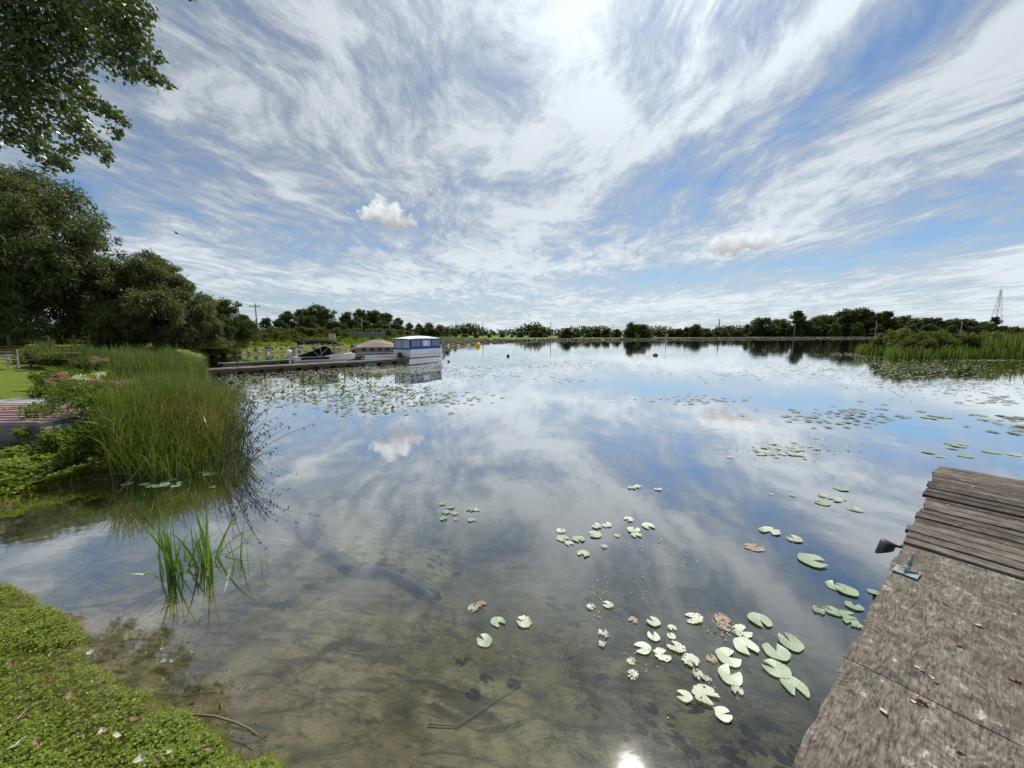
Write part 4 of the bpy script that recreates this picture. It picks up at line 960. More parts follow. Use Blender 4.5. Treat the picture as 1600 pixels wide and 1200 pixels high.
stick([(668, 1095, None), (712, 1090, None), (745, 1068, None), (785, 1035, None), (815, 1012, None)], .005, 'long dark branch lying on the bed below the lily pads')
stick([(185, 770, .05), (215, 735, .35), (228, 715, .55)], .012, 'bare grey stick leaning out of the reed bed', name='bare_stick')
# flat leaf litter and stones on the shallow bed
pts = scatter_px(700, [(30, 900), (-20, 850), (100, 770), (300, 760), (420, 860), (350, 1000), (450, 1180), (380, 1190), (150, 1010)], -.05, rsw)
z = hgt(pts[:, 0], pts[:, 1]); pts = np.stack([pts[:, 0], pts[:, 1], np.minimum(z, -.01) + .012], 1)
V, F, rn = leaves(rsw, pts, .032, .014, 0, None, 0, 4.0); o = link('sunken_litter', np_mesh('sunken_litter', V, F, rn), MAT['weed']); tag(o, 'dark sunken leaf litter in the shallows', 'leaf litter', kind='stuff')

# ------------------------------------------------------------------ lily pads
def pad_mesh(seed, eaten=0.0, rag=.03, cup=.0):
    r = random.Random(seed); na_, nr_ = 26, 5; notch = R(r.uniform(22, 60)); vs = [(0, 0, .004)]; fs = []
    ph = r.uniform(0, 6); el_ = r.uniform(.85, 1.0)
    for i in range(1, nr_ + 1):
        for j in range(na_ + 1):
            a = notch / 2 + (2 * math.pi - notch) * j / na_; t = i / nr_
            rr = .5 * t * (1 + (.05 * math.sin(2 * a + ph) + .035 * math.sin(5 * a + ph * 2)) * t)
            if i == nr_: rr *= 1 - r.uniform(0, rag)
            z = .006 + cup * t * t * (.6 + .4 * math.sin(3 * a + ph)) + .012 * t * t * math.sin(4 * a + ph) * .5
            if j in (0, na_): z += .012 * t
            vs.append((rr * math.cos(a), rr * math.sin(a) * el_, z))
    k = na_ + 1
    dele = lambda i: r.random() < eaten * (.35 + i / nr_)
    for j in range(na_):
        if not dele(0): fs.append((0, 1 + j, 2 + j))
        for i in range(nr_ - 1):
            if not dele(i + 1): fs.append((1 + i * k + j, 1 + (i + 1) * k + j, 2 + (i + 1) * k + j, 2 + i * k + j))
    me = bpy.data.meshes.new('lily_pad'); me.from_pydata(vs, [], fs); me.update()
    for p in me.polygons: p.use_smooth = True
    return me
def setm(l, m):
    for me in l: me.materials.append(MAT[m])
    return l
PFULL = setm([pad_mesh(i, 0, .03, .02) for i in range(6)], 'pad'); PRAG = setm([pad_mesh(20 + i, .07, .18, .03) for i in range(5)], 'padold'); PEAT = setm([pad_mesh(40 + i, .42, .3, .03) for i in range(5)], 'padold'); PBR = setm([pad_mesh(60 + i, .22, .25, .0) for i in range(3)], 'padbrown')
rng = random.Random(12)
def pad(px, py, wpx, t, label, group):
    p = gnd(px, py, .0); me = rng.choice({'f': PFULL, 'r': PRAG, 'e': PEAT, 'b': PBR}[t]); o = link('lily_pad', me)
    s = .9 * wpx / FPX * (p.y * cP + CAM_H * sP); o.location = (p.x, p.y, .006 + rng.uniform(0, .006)); o.scale = (s, s, s * .9)
    o.rotation_euler = (rng.uniform(-.05, .05), rng.uniform(-.05, .05), rng.uniform(0, 6.28)); tag(o, label, 'lily pad', group); return o
KIND = {'f': 'smooth whole green', 'r': 'ragged-edged pale', 'e': 'half-eaten pale', 'b': 'sunken brown'}
SZ = lambda w_: 'very large ' if w_ >= 43 else 'large ' if w_ >= 35 else 'middling ' if w_ >= 26 else 'small ' if w_ >= 19 else 'tiny '
def group_pads(lst, where):
    for a, b, w_, t in lst: pad(a, b, w_, t, SZ(w_) + KIND[t] + ' lily pad ' + where, KIND[t] + ' pads ' + where)
group_pads([(757, 1002, 30, 'f'), (778, 973, 27, 'f'), (819, 973, 30, 'r'), (740, 950, 27, 'e'), (752, 945, 18, 'b')], 'in the small group left of the main pads')
group_pads([(943, 991, 25, 'e'), (941, 1008, 17, 'e'), (924, 950, 19, 'e'), (950, 946, 22, 'r'), (989, 970, 18, 'b'), (1021, 973, 25, 'f'), (1021, 996, 23, 'f'), (1004, 1014, 31, 'f'), (1035, 1024, 31, 'r'), (1050, 982, 16, 'r'), (1049, 995, 15, 'f'), (1056, 1012, 34, 'r'), (1083, 967, 36, 'r'), (1079, 1033, 32, 'r'),
            (1092, 1057, 28, 'e'), (1112, 1030, 22, 'b'), (1138, 1029, 42, 'f'), (1141, 1057, 44, 'f'), (1152, 1080, 23, 'r'), (1102, 1088, 46, 'r'), (1069, 1089, 28, 'f'), (1130, 1118, 29, 'f'), (1120, 1110, 16, 'e'), (1128, 968, 30, 'b'), (1132, 980, 26, 'b'), (1187, 970, 37, 'f'), (1159, 988, 37, 'r'), (1165, 1012, 42, 'f'), (1235, 1005, 42, 'f'), (1213, 1020, 42, 'f'), (1213, 1047, 44, 'f'), (1242, 1074, 46, 'f'), (987, 1035, 20, 'e'), (988, 1055, 25, 'e'), (1105, 1062, 18, 'e')], 'in the main cluster near the dock')
group_pads([(877, 830, 18, 'r'), (879, 842, 23, 'f'), (889, 850, 18, 'r'), (904, 843, 22, 'f'), (911, 866, 23, 'r'), (932, 823, 20, 'r'), (948, 821, 19, 'r'), (930, 836, 23, 'f'), (982, 812, 18, 'r'), (990, 829, 23, 'f'), (1013, 823, 24, 'f'), (994, 837, 20, 'r'), (965, 838, 14, 'e'), (945, 855, 16, 'e')], 'in the cluster beyond the main pads')
group_pads([(987, 763, 14, 'f'), (997, 761, 15, 'f'), (1028, 765, 14, 'r'), (691, 788, 12, 'r'), (704, 793, 15, 'f'), (697, 801, 15, 'f'), (710, 803, 14, 'r'), (693, 811, 15, 'f'), (735, 797, 15, 'f'), (745, 797, 13, 'r'), (737, 813, 15, 'f'), (712, 812, 11, 'e')], 'in the sparse small patches over the sand ledge')
group_pads([(1203, 831, 34, 'r'), (1241, 843, 27, 'r'), (1178, 856, 34, 'b'), (1269, 877, 45, 'f'), (1303, 916, 28, 'f'), (1322, 923, 36, 'f'), (1279, 955, 24, 'e'), (1301, 956, 27, 'f'), (1323, 962, 28, 'f'), (1334, 948, 26, 'f'), (1330, 973, 26, 'f'), (1365, 926, 18, 'f'), (1345, 982, 18, 'r')], 'beside the dock edge')
group_pads([(1285, 775, 16, 'r'), (1285, 786, 25, 'f'), (1305, 781, 25, 'r'), (1335, 796, 26, 'r'), (1314, 764, 24, 'f'), (1205, 773, 10, 'e'), (1318, 781, 12, 'e'), (1238, 775, 14, 'e')], 'past the dark flap of the dock')
rng2 = random.Random(21)
lst = []
for i in range(34): lst.append((rng2.gauss(1222, 32), rng2.gauss(703, 7), rng2.uniform(8, 17), rng2.choice('ffrre')))
group_pads(lst, 'in the loose patch past the dock end')
lst = [(rng2.uniform(1440, 1600), rng2.choice([652, 668, 699, 710, 740]) + rng2.gauss(0, 3), rng2.uniform(13, 26), rng2.choice('ffr')) for i in range(26)]
group_pads([l for l in lst if not (l[1] > 722 and l[0] > 1440)], 'in the thin drift behind the dock end')
# pads under the reeds
group_pads([(rng2.uniform(195, 335), rng2.uniform(738, 762), rng2.uniform(9, 20), rng2.choice('ffr')) for i in range(22)], 'at the foot of the reed bed')
# dense field off the left dock: nearest as single pads, the rest as one mass
fld = []
def field(n_, cx, cy, sx, sy, lo, hi): 
    for _ in range(int(n_ * (.5 if cx < 700 else .36))): fld.append((rng2.gauss(cx, sx), rng2.gauss(cy, sy), rng2.uniform(lo, hi)))
for a in ((150, 575, 638, 40, 7), (220, 520, 622, 45, 7), (260, 620, 612, 30, 6), (240, 580, 606, 45, 4), (230, 500, 600, 35, 4), (150, 400, 602, 22, 6), (420, 480, 612, 80, 14), (200, 430, 620, 40, 8), (200, 560, 594, 60, 4), (150, 390, 592, 40, 5), (350, 620, 584, 40, 5), (300, 520, 585, 60, 4)): field(*a, .10, .19)
for a in ((160, 840, 571, 45, 2.5), (120, 900, 566, 40, 1.5), (90, 720, 572, 40, 2), (160, 1050, 559, 30, 1.2), (60, 870, 594, 26, 2), (260, 1370, 556, 50, 2.5), (420, 1400, 575, 90, 8), (300, 1540, 562, 60, 2), (220, 1480, 598, 60, 6), (260, 1330, 650, 55, 8), (90, 1590, 665, 25, 6), (160, 1150, 586, 60, 4), (160, 1270, 575, 60, 3), (120, 1090, 625, 40, 4), (140, 690, 625, 40, 6), (260, 640, 575, 60, 2), (200, 760, 582, 60, 4), (130, 1570, 620, 40, 8)): field(*a, .12, .24)
fld = [(a, b, s) for a, b, s in fld if b > 541 and a < 1680]
fld = [(a, b, s) for a, b, s in fld if sdist(*gnd(a, b)[:2])[0] < -.3]
fld.sort(key=lambda q: -q[1] + (0 if q[0] < 700 else 0))
SMALL = setm([pad_mesh(80 + i, .05, .1, .03) for i in range(4)], 'fieldpad')
existing = sum(1 for o in bpy.data.objects if o.name.startswith('lily_pad'))
lim = max(0, 295 - existing)
rest = []
for i, (a, b, s) in enumerate(fld):
    p = gnd(a, b)
    if i < lim:
        o = link('lily_pad', SMALL[i % 4]); o.location = (p.x, p.y, .01); o.scale = (s, s, s); o.rotation_euler = (rng2.uniform(-.06, .06), rng2.uniform(-.06, .06), rng2.uniform(0, 6.28))
        if a < 760: tag(o, 'small green lily pad at the near rim of the field before the left dock', 'lily pad', 'rim pads of the left field')
        else: tag(o, 'small pale lily pad in the open-water drift across from the reed island', 'lily pad', 'drift pads of the open water')
    else: rest.append((p.x, p.y, s, a < 690))
rsq = np.random.default_rng(71); parts = []; uparts = []
t_ = np.linspace(.35, 2 * np.pi - .35, 9)
for x, y, s, left in rest:
    a = rsq.uniform(0, 6.28); r_ = s * .5 * rsq.uniform(.8, 1.2)
    c, sn = np.cos(t_ + a) * r_, np.sin(t_ + a) * r_
    up = left and rsq.random() < .30; r_ *= .75 if up else 1.0; c, sn = np.cos(t_ + a) * r_, np.sin(t_ + a) * r_
    tl = rsq.uniform(.5, 1.1) if up else rsq.normal(0, .015); zb = rsq.uniform(.05, .15) if up else .012
    ax = rsq.uniform(0, 6.28); dx = c * np.cos(ax) + sn * np.sin(ax)
    Vp = np.stack([x + c * (1 if not up else .8), y + sn, np.maximum(zb + dx * np.sin(tl), .004)], 1); Vp = np.vstack([[[x, y, zb]], Vp])
    Fp = np.array([[0, i, i + 1, i + 1 if False else i + 2] for i in (1, 3, 5, 7)]); (uparts if up else parts).append((Vp, Fp, np.full(4, rsq.random())))
V, F, rn = join(uparts); o = link('raised_lily_leaves', np_mesh('raised_lily_leaves', V, F, rn), MAT['uppad']); tag(o, 'dark green raised lily leaves standing in the left field', 'lily leaves', kind='stuff')
V, F, rn = join(parts); o = link('lily_pad_field', np_mesh('lily_pad_field', V, F, rn), MAT['fieldpad']); tag(o, 'dense mats of small lily pads on the farther water', 'lily pads', kind='stuff')
# surface scum and floating specks
sc = []
for cx, cy, sx, sy, n_ in ((600, 578, 60, 4, 1500), (450, 590, 60, 8, 900), (400, 605, 35, 10, 700), (580, 620, 70, 18, 700), (680, 590, 60, 8, 400), (860, 570, 60, 3, 500), (1400, 572, 90, 9, 1200), (1560, 561, 60, 2, 900), (1360, 554, 40, 1.5, 700), (1240, 700, 60, 8, 160), (930, 945, 12, 22, 30), (1010, 850, 30, 10, 10), (985, 905, 22, 14, 10), (1060, 880, 26, 8, 10), (1130, 985, 14, 10, 40), (1000, 1040, 16, 14, 10), (1110, 1070, 25, 20, 10), (1050, 555, 40, 1, 300), (770, 563, 60, 2, 300), (1480, 600, 70, 10, 500)):
    for _ in range(n_): sc.append((rng2.gauss(cx, sx), rng2.gauss(cy, sy)))
sc = [gnd(a, b) for a, b in sc if b > 540]; sc = [p for p in sc if sdist(p.x, p.y)[0] < -.2]
P_ = np.array([[p.x, p.y, .006] for p in sc]); dist = np.linalg.norm(P_[:, :2], axis=1)
V, F, rn = leaves(rsq, P_, np.clip(dist * .006, .009, .16), np.clip(dist * .004, .005, .12), 0, None, 0, 9.0); V[:, 2] = np.clip(V[:, 2], .004, .02)
o = link('floating_specks', np_mesh('floating_specks', V, F, rn), MAT['scum']); tag(o, 'floating pond scum and plant specks', 'scum', kind='stuff')

# ------------------------------------------------------------------ reed island on the right
rs = np.random.default_rng(91)
isl = scatter_px(9000, [(1385, 561.5), (1470, 561.8), (1620, 562), (1680, 553), (1560, 549), (1420, 552), (1380, 556)], 0, rs)
grass_patch('island_reeds', 'green reed fringe around the island', isl, 1.2, .12, MAT['islreed'], 92, .08, 4, .3, zf=-.05)
isl2 = scatter_px(1800, [(1335, 554), (1385, 556.5), (1440, 553), (1400, 549), (1345, 551)], 0, rs)
grass_patch('island_tip_reeds', 'low bright reeds at the tip of the island', isl2, 1.15, .13, MAT['islreed'], 93, .10, 4, .3, zf=-.05)
isl3 = scatter_px(6500, [(1530, 560), (1690, 561), (1700, 548), (1540, 548)], 0, rs)
grass_patch('island_tall_reeds', 'tallest dark green reeds at the island end', isl3, 2.15, .13, MAT['islreed'], 94, .05, 4, .2, zf=-.05)
rng = random.Random(95)
for i, (px, top, d) in enumerate([(1392, 519, 42), (1410, 520, 40), (1432, 524, 39), (1455, 524, 39), (1475, 524, 40), (1500, 523, 39), (1520, 524, 39), (1415, 530, 38), (1445, 533, 37.6), (1375, 530, 43), (1540, 522, 40), (1485, 532, 38), (1465, 520, 43), (1535, 534, 38)]):
    x = (px - 800) / FPX * d; z0 = -.3; tp = at(px, top, d).z; s = (tp - z0) / 3.9
    T = empty('island_bush', (x, d, z0), rng.uniform(0, 6)); T.scale = (s * rng.uniform(.9, 1.3), s * 1.0, s); tag(T, 'pale leafy bush on the reed island ' + ('at its low reed tip' if px < 1420 else 'in its bushy middle' if px < 1490 else 'beside its tallest reeds'), 'bush', 'bushes on the reed island')
    pr = rng.choice(SCRUBP); link('trunk', pr[0], None, T); link('crown', pr[1], None, T)

# ------------------------------------------------------------------ poles, wires, pylon
def pole(px, top_py, d, r, label, arm=0.0, name='utility_pole'):
    g = gp(px, d); tp = at(px, top_py, d).z - g.z; T = empty(name, g); tag(T, label, 'pole')
    MB().tube([(0, 0, -.4), (0, 0, tp)], [r, r * .7], 8).build('shaft', MAT['pole'], T, smooth=True)
    if arm:
        ca = MB().box((0, -r - .05, tp - .5), (arm, .1, .12)).build('crossarm', MAT['pole'], T)
        for s in (-.45, 0, .45): MB().tube([(s * arm, -r - .05, tp - .44), (s * arm, -r - .05, tp - .25)], [.05, .03], 6).build('insulator', MAT['steel'], ca)
    return g + Vector((0, 0, tp - .3))
w1 = pole(406, 474, 66, .13, 'tall wooden utility pole with crossarm above the rocky bank', 1.8)
w2 = pole(568, 497, 72, .09, 'plain light pole behind the fishing boat', 0, 'light_pole')
w3 = pole(611, 503, 74, .09, 'short pole with a single crossarm behind the pontoon boats', 1.6)
w4 = pole(755, 503.5, 150, .15, 'bare utility pole on the dike by the yellow buoy', 0)
w5 = pole(860, 504, 155, .15, 'bare utility pole on the dike beside the wide low bush', 0)
w6 = pole(957, 507, 230, .14, 'slim far pole left of the largest round bush', 0)
w7 = pole(1039, 507, 190, .13, 'slim far pole right of the round bushes', 0)
w8 = pole(1237, 505, 200, .16, 'pale pole in front of the tall rounded tree', 0)
w9 = pole(1363, 502, 190, .16, 'pale pole in front of the dense grove end', 0)
w10 = pole(1495, 502, 150, .15, 'pale pole above the island bushes', 0)
def wire(a, b, sag, r, label, off=Vector((0, 0, 0))):
    pts = [a.lerp(b, t) + off - Vector((0, 0, sag * 4 * t * (1 - t))) for t in [i / 14 for i in range(15)]]
    o = MB().tube(pts, r, 4).build('power_line', MAT['dark']); tag(o, label, 'wire'); return o
for k, off in enumerate((-.7, 0, .7)):
    wire(w1, w2, 1.2, .018, ['lower', 'middle', 'upper'][k] + ' power line from the tall pole to the light pole', Vector((off * .3, 0, (k - 1) * .25)))
wire(Vector((-46, 45, 9.2)), w1, .5, .018, 'power line coming over the willow to the tall pole')
wire(w2, w3, .5, .015, 'thin line between the two poles behind the boats')
wire(w3, w4, 1.5, .025, 'thin line from the boats to the dike poles')
wire(w4, w5, .8, .03, 'thin line between the bare dike poles')
wire(w5, w7, 1.2, .03, 'thin line from the dike to the far slim pole')
wire(w8, w9, .8, .03, 'thin line between the pale grove poles')
def pylon(px, top_py, d, h0, label, half):
    g = gp(px, d); H = at(px, top_py, d).z - g.z; T = empty('lattice_pylon', g); tag(T, label, 'pylon')
    prof = lambda t: half * (1 - t) ** 1.1 + half * .16
    r = d * .00027
    for sx in (-1, 1):
        for sy in (-1, 1): MB().tube([(sx * prof(t), sy * prof(t), H * .93 * t) for t in (0, .2, .4, .6, .8, 1)], r, 5).build('leg', MAT['steel'], T)
    lv = [0, .17, .32, .45, .57, .68, .78, .87, .95, 1.0]
    for i in range(len(lv) - 1):
        m = MB(); a, b = lv[i], lv[i + 1]
        for (ax, ay), (bx, by) in (((-1, -1), (1, -1)), ((1, -1), (1, 1)), ((1, 1), (-1, 1)), ((-1, 1), (-1, -1))):
            pa, pb = prof(a), prof(b); za, zb = H * .93 * a, H * .93 * b
            m.tube([(ax * pa, ay * pa, za), (bx * pb, by * pb, zb)], r * .6, 4); m.tube([(bx * pa, by * pa, za), (ax * pb, ay * pb, zb)], r * .6, 4); m.tube([(ax * pb, ay * pb, zb), (bx * pb, by * pb, zb)], r * .6, 4)
        m.build('brace_panel', MAT['steel'], T)
    for zz in (.80, .90): 
        m = MB(); L = half * .5; m.tube([(-L, 0, H * zz), (L, 0, H * zz)], r * .9, 5); m.build('crossarm', MAT['steel'], T)
    MB().tube([(-prof(1), 0, H * .93), (0, 0, H), (prof(1), 0, H * .93)], r, 5).build('peak', MAT['steel'], T)
pylon(1547, 449, 420, 50, 'tall lattice power pylon behind the flat-topped tree', 3.7)
pylon(1120, 497, 520, 20, 'tiny distant lattice pylon above the low treeline', 1.5)

# ------------------------------------------------------------------ floating docks and boats on the left
def float_dock(name, a, b, width, zt, label, nfloat):
    a, b = Vector((*a[:2], 0)), Vector((*b[:2], 0)); d = b - a; L = d.length; rz = math.atan2(d.y, d.x); T = empty(name, a, rz); tag(T, label, 'dock'); r = random.Random(L)
    MB().box((L / 2, .03, zt - .10), (L, .05, .13)).build('side_beam', MAT['wood'], T); MB().box((L / 2, width - .03, zt - .10), (L, .05, .13)).build('side_beam', MAT['wood'], T)
    cnt = int(L / .20); m = MB().box((0, 0, 0), (.185, width + .06, .035)).mesh('plank'); m.materials.append(MAT['farplank'])
    for i in range(cnt):
        o = link('plank', m, None, T); o.location = ((i + .5) * L / cnt, width / 2, zt - .015 + r.uniform(-.006, .006)); o.rotation_euler = (0, 0, r.uniform(-.01, .01))
    for i in range(nfloat):
        mm = [MAT['dark'], MAT['dark'], MAT['rubber'], MAT['rubber'], MAT['dark']][i * 7 % 5] if i else MAT['teal']
        MB().box(((i + .5) * L / nfloat, width / 2, zt * .5 - .18), (L / nfloat * .72, width * .82, zt + .06)).build('float', mm, T, bevel=.03)
    return T
pa, pb = gnd(300, 590), gnd(568, 572.5)
D1 = float_dock('floating_dock', pa, pb, 1.3, .36, 'long grey plank floating dock on dark floats beside the lily field', 9)
pc, pd = gnd(568, 572), gnd(640, 566)
D2 = float_dock('floating_dock', pc, pd, 1.1, .34, 'short dark dock end leading to the blue pontoon boat', 3)
pe, pf = gnd(330, 576), gnd(560, 561)
D3 = float_dock('floating_dock', pe + Vector((0, 1.2, 0)), pf + Vector((0, 1.5, 0)), 1.0, .25, 'low grey dock behind the fishing boat', 6)
for px, py, hpx in ((372, 579, 32), (414, 591, 14), (538, 583, 16)):
    p = gnd(px, py); h = hpx / FPX * p.y; o = MB().tube([(0, 0, -1.2), (0, 0, h)], .035, 8).build('mooring_post', MAT['dark']); o.location = (p.x, p.y, 0)
    tag(o, {372: 'tall thin mooring post at the long dock', 414: 'short stake in the lily field near the dock', 538: 'short stake in front of the dock end'}[px], 'post')

def boat_root(name, loc, rz, label, group=None):
    T = empty(name, loc, rz); tag(T, label, 'boat', group); return T
def pontoon_boat(T, L, W, hullmat, ph=.05):
    for s in (-1, 1):
        path = [(-L / 2, s * W * .36, ph), (-L / 2 + .15, s * W * .36, ph), (L / 2 - .75, s * W * .36, ph), (L / 2 - .35, s * W * .36, ph + .05), (L / 2 + .05, s * W * .36, ph + .20)]
        MB().tube(path, [.22, .30, .30, .24, .05], 14).build('pontoon', MAT['silver'], T, smooth=True)
    MB().box((-.05, 0, .43), (L - .2, W, .09)).build('deck', MAT['silver'], T)
# blue canopy boat: local +x is the bow, pointing away to the right
c0 = gnd(652, 563.5)
BT = boat_root('pontoon_boat', (c0.x, c0.y + .9, 0), R(62), 'white pontoon boat with blue canopy and clear windows at dock end'); BT.scale = (.93, .93, .93)
L, W = 5.0, 2.1
pontoon_boat(BT, L, W, 'white')
for s in (-1, 1):
    spn = MB().box((-.1, s * (W / 2 - .03), .78), (L - .5, .04, .58)).build('side_panel', MAT['white_paint'], BT, bevel=.008)
    MB().box((-.1, s * (W / 2 - .008), .62), (L - .8, .012, .06)).build('stripe', MAT['steel'], spn)
    MB().add([(-.2, s * (W / 2 - .002), .70), (1.1, s * (W / 2 - .002), .84), (1.7, s * (W / 2 - .002), .92), (.6, s * (W / 2 - .002), .80)], [(0, 1, 2, 3)]).build('swoosh_mark', MAT['dark'], spn)
    MB().tube([(-L / 2 + .15, s * (W / 2 - .03), 1.08), (L / 2 - .35, s * (W / 2 - .03), 1.08)], .022, 8).build('rail', MAT['silver'], BT)
for x in (-L / 2 + .17, L / 2 - .37): MB().box((x, 0, .78), (.04, W - .1, .58)).build('end_panel', MAT['white_paint'], BT, bevel=.008)
X0, X1 = -L / 2 + .2, L / 2 - .55
for s in (-1, 1):
    MB().box(((X0 + X1) / 2, s * (W / 2 - .04), 1.56), (X1 - X0, .03, .92)).build('side_curtain', MAT['blue_canvas'], BT)
    ww = (X1 - X0) / 3
    for i in range(3):
        wn = MB().box((X0 + ww * (i + .5), s * (W / 2 - .022), 1.63), (ww * .80, .014, .56)).build('window', MAT['smoke'] if i != 1 else MAT['vinyl'], BT, bevel=.004)
        if i == 1: MB().box((X0 + ww * (i + .42), s * (W / 2 - .012), 1.62), (ww * .35, .010, .46)).build('notice', MAT['white_paint'], wn)
for x, sg in ((X0, -1), (X1, 1)):
    MB().box((x, 0, 1.56), (.03, W - .12, .92)).build('end_curtain', MAT['blue_canvas'], BT)
    for i in (-1, 1): MB().box((x + sg * .018, i * W * .225, 1.57), (.014, W * .40, .74)).build('window', MAT['vinyl'], BT, bevel=.004)
rings = []
for i in range(9):
    x = X0 - .12 + (X1 - X0 + .24) * i / 8; e = .24 * (1 - abs(i / 4 - 1) ** 2.2) 
    rings.append([(x, W / 2 * math.cos(math.pi * k / 8) * 1.0, 2.0 + (.07 + e) * math.sin(math.pi * k / 8) ** .7) for k in range(9)] + [(x, W / 2 * math.cos(math.pi * (8 - k) / 8) * .97, 1.97 + (.07 + e) * math.sin(math.pi * k / 8) ** .7) for k in range(9)])
MB().loft(rings).build('canopy_roof', MAT['pale_canvas'], BT, smooth=False)
for s in (-1, 1): MB().box(((X0 + X1) / 2, s * (W / 2 - .02), 2.0), (X1 - X0 + .2, .05, .10)).build('canopy_hem', MAT['blue_canvas'], BT)
mx = MB(); mx.box((-L / 2 - .15, 0, .55), (.34, .34, .55)); mx.build('outboard_cowl', MAT['dark'], BT, bevel=.06); MB().box((-L / 2 - .12, 0, .08), (.14, .1, .62)).build('outboard_leg', MAT['dark'], BT)
# taupe covered pontoon
c1 = gnd(580, 559.5)
BC = boat_root('pontoon_boat', (c1.x - .2, c1.y + 2.6, 0), R(28), 'pontoon boat wholly under a peaked taupe cover')
L, W = 4.6, 2.1
pontoon_boat(BC, L, W, 'x')
rings = []
for x, zr, wk in ((-L / 2 + .05, 1.02, .92), (-L / 2 + .5, 1.28, 1), (-.6, 1.72, 1.0), (.4, 1.74, 1.0), (1.3, 1.45, .98), (L / 2 - .1, 1.02, .9)):
    w2_ = W / 2 * wk + .03
    rings.append([(x, -w2_, .52), (x, -w2_ * 1.01, 1.0), (x, -w2_ * .55, 1.0 + (zr - 1.0) * .55), (x, 0, zr), (x, w2_ * .55, 1.0 + (zr - 1.0) * .55), (x, w2_ * 1.01, 1.0), (x, w2_, .52)])
MB().loft(rings).build('cover', MAT['taupe'], BC)
for i in range(5): MB().box((-1.5 + i * .75, -W / 2 - .05, .78), (.42, .02, .30)).build('cover_strap_gap', MAT['dark'], BC)
MB().box((-L / 2 - .12, 0, .5), (.3, .34, .6)).build('outboard_cowl', MAT['dark'], BC, bevel=.06)
# fishing boat with black bimini and white outboard
c2 = gnd(500, 567.5)
BF = boat_root('fishing_boat', (c2.x, c2.y + 1.0, 0), R(36), 'low white fishing boat with black canopy and white outboard')
L, W = 4.6, 1.8; rings = []
for t in [i / 10 for i in range(11)]:
    x = -L / 2 + L * t; w_ = W / 2 * (1 if t < .5 else max(.04, (1 - ((t - .5) / .5) ** 2.2))); zt = .52 + .16 * max(0, t - .5) * 2; keel = -.18 + .42 * max(0, t - .62) / .38
    rings.append([(x, -w_, zt), (x, -w_ * .92, .2 + .1 * t), (x, -w_ * .5, keel + .08), (x, 0, keel), (x, w_ * .5, keel + .08), (x, w_ * .92, .2 + .1 * t), (x, w_, zt), (x, w_ * .85, zt + .01), (x, 0, zt - .02), (x, -w_ * .85, zt + .01)])
MB().loft(rings).build('hull', MAT['white_paint'], BF)
for s in (-1, 1): MB().box((-.9, s * (W / 2 + .005), .40), (2.0, .02, .16)).build('hull_stripe', MAT['black_canvas'], BF)
rings = []
for x, z_, w_ in ((-1.9, .62, .7), (-1.0, .95, .82), (-.1, 1.32, .80), (.25, 1.28, .76), (.5, .72, .62), (1.6, .66, .35)):
    rings.append([(x, -w_, .53), (x, -w_ * .8, z_ * .9), (x, 0, z_), (x, w_ * .8, z_ * .9), (x, w_, .53)])
MB().loft(rings).build('boat_cover', MAT['black_canvas'], BF)
rings = []
for i in range(7):
    x = -1.9 + 2.6 * i / 6; z_ = 1.70 + .10 * math.sin(math.pi * i / 6)
    rings.append([(x, -.85, z_ - .10), (x, -.4, z_ + .06), (x, .4, z_ + .06), (x, .85, z_ - .10), (x, .84, z_ - .24), (x, -.84, z_ - .24)])
MB().loft(rings).build('bimini_top', MAT['black_canvas'], BF)
for s in (-1, 1):
    for x0_, x1_ in ((-.6, -1.7), (-.6, .5), (-.4, -.6)): MB().tube([(x0_, s * .84, .55), (x1_, s * .84, 1.66)], .016, 6).build('canopy_strut', MAT['silver'], BF)
om = empty('outboard', (0, 0, 0)); bpy.data.objects.remove(om)
rings = [[(-L / 2 - .28 + .22 * sc_ * math.cos(a), .20 * sc_ * math.sin(a), z_) for a in [2 * math.pi * k / 12 for k in range(12)]] for z_, sc_ in ((.58, .7), (.64, 1.0), (.82, 1.08), (.98, .95), (1.06, .55))]
oc = MB().loft(rings).build('outboard_cowl', MAT['white_paint'], BF, smooth=True); MB().box((-L / 2 - .26, 0, .2), (.16, .1, .78)).build('outboard_leg', MAT['white_paint'], BF)
MB().tube([(-.2, -W / 2 - .06, .56), (1.2, -W / 2 + .10, .64), (2.0, -.25, .72)], [.05, .05, .06], 8).build('trolling_motor', MAT['white_paint'], BF)

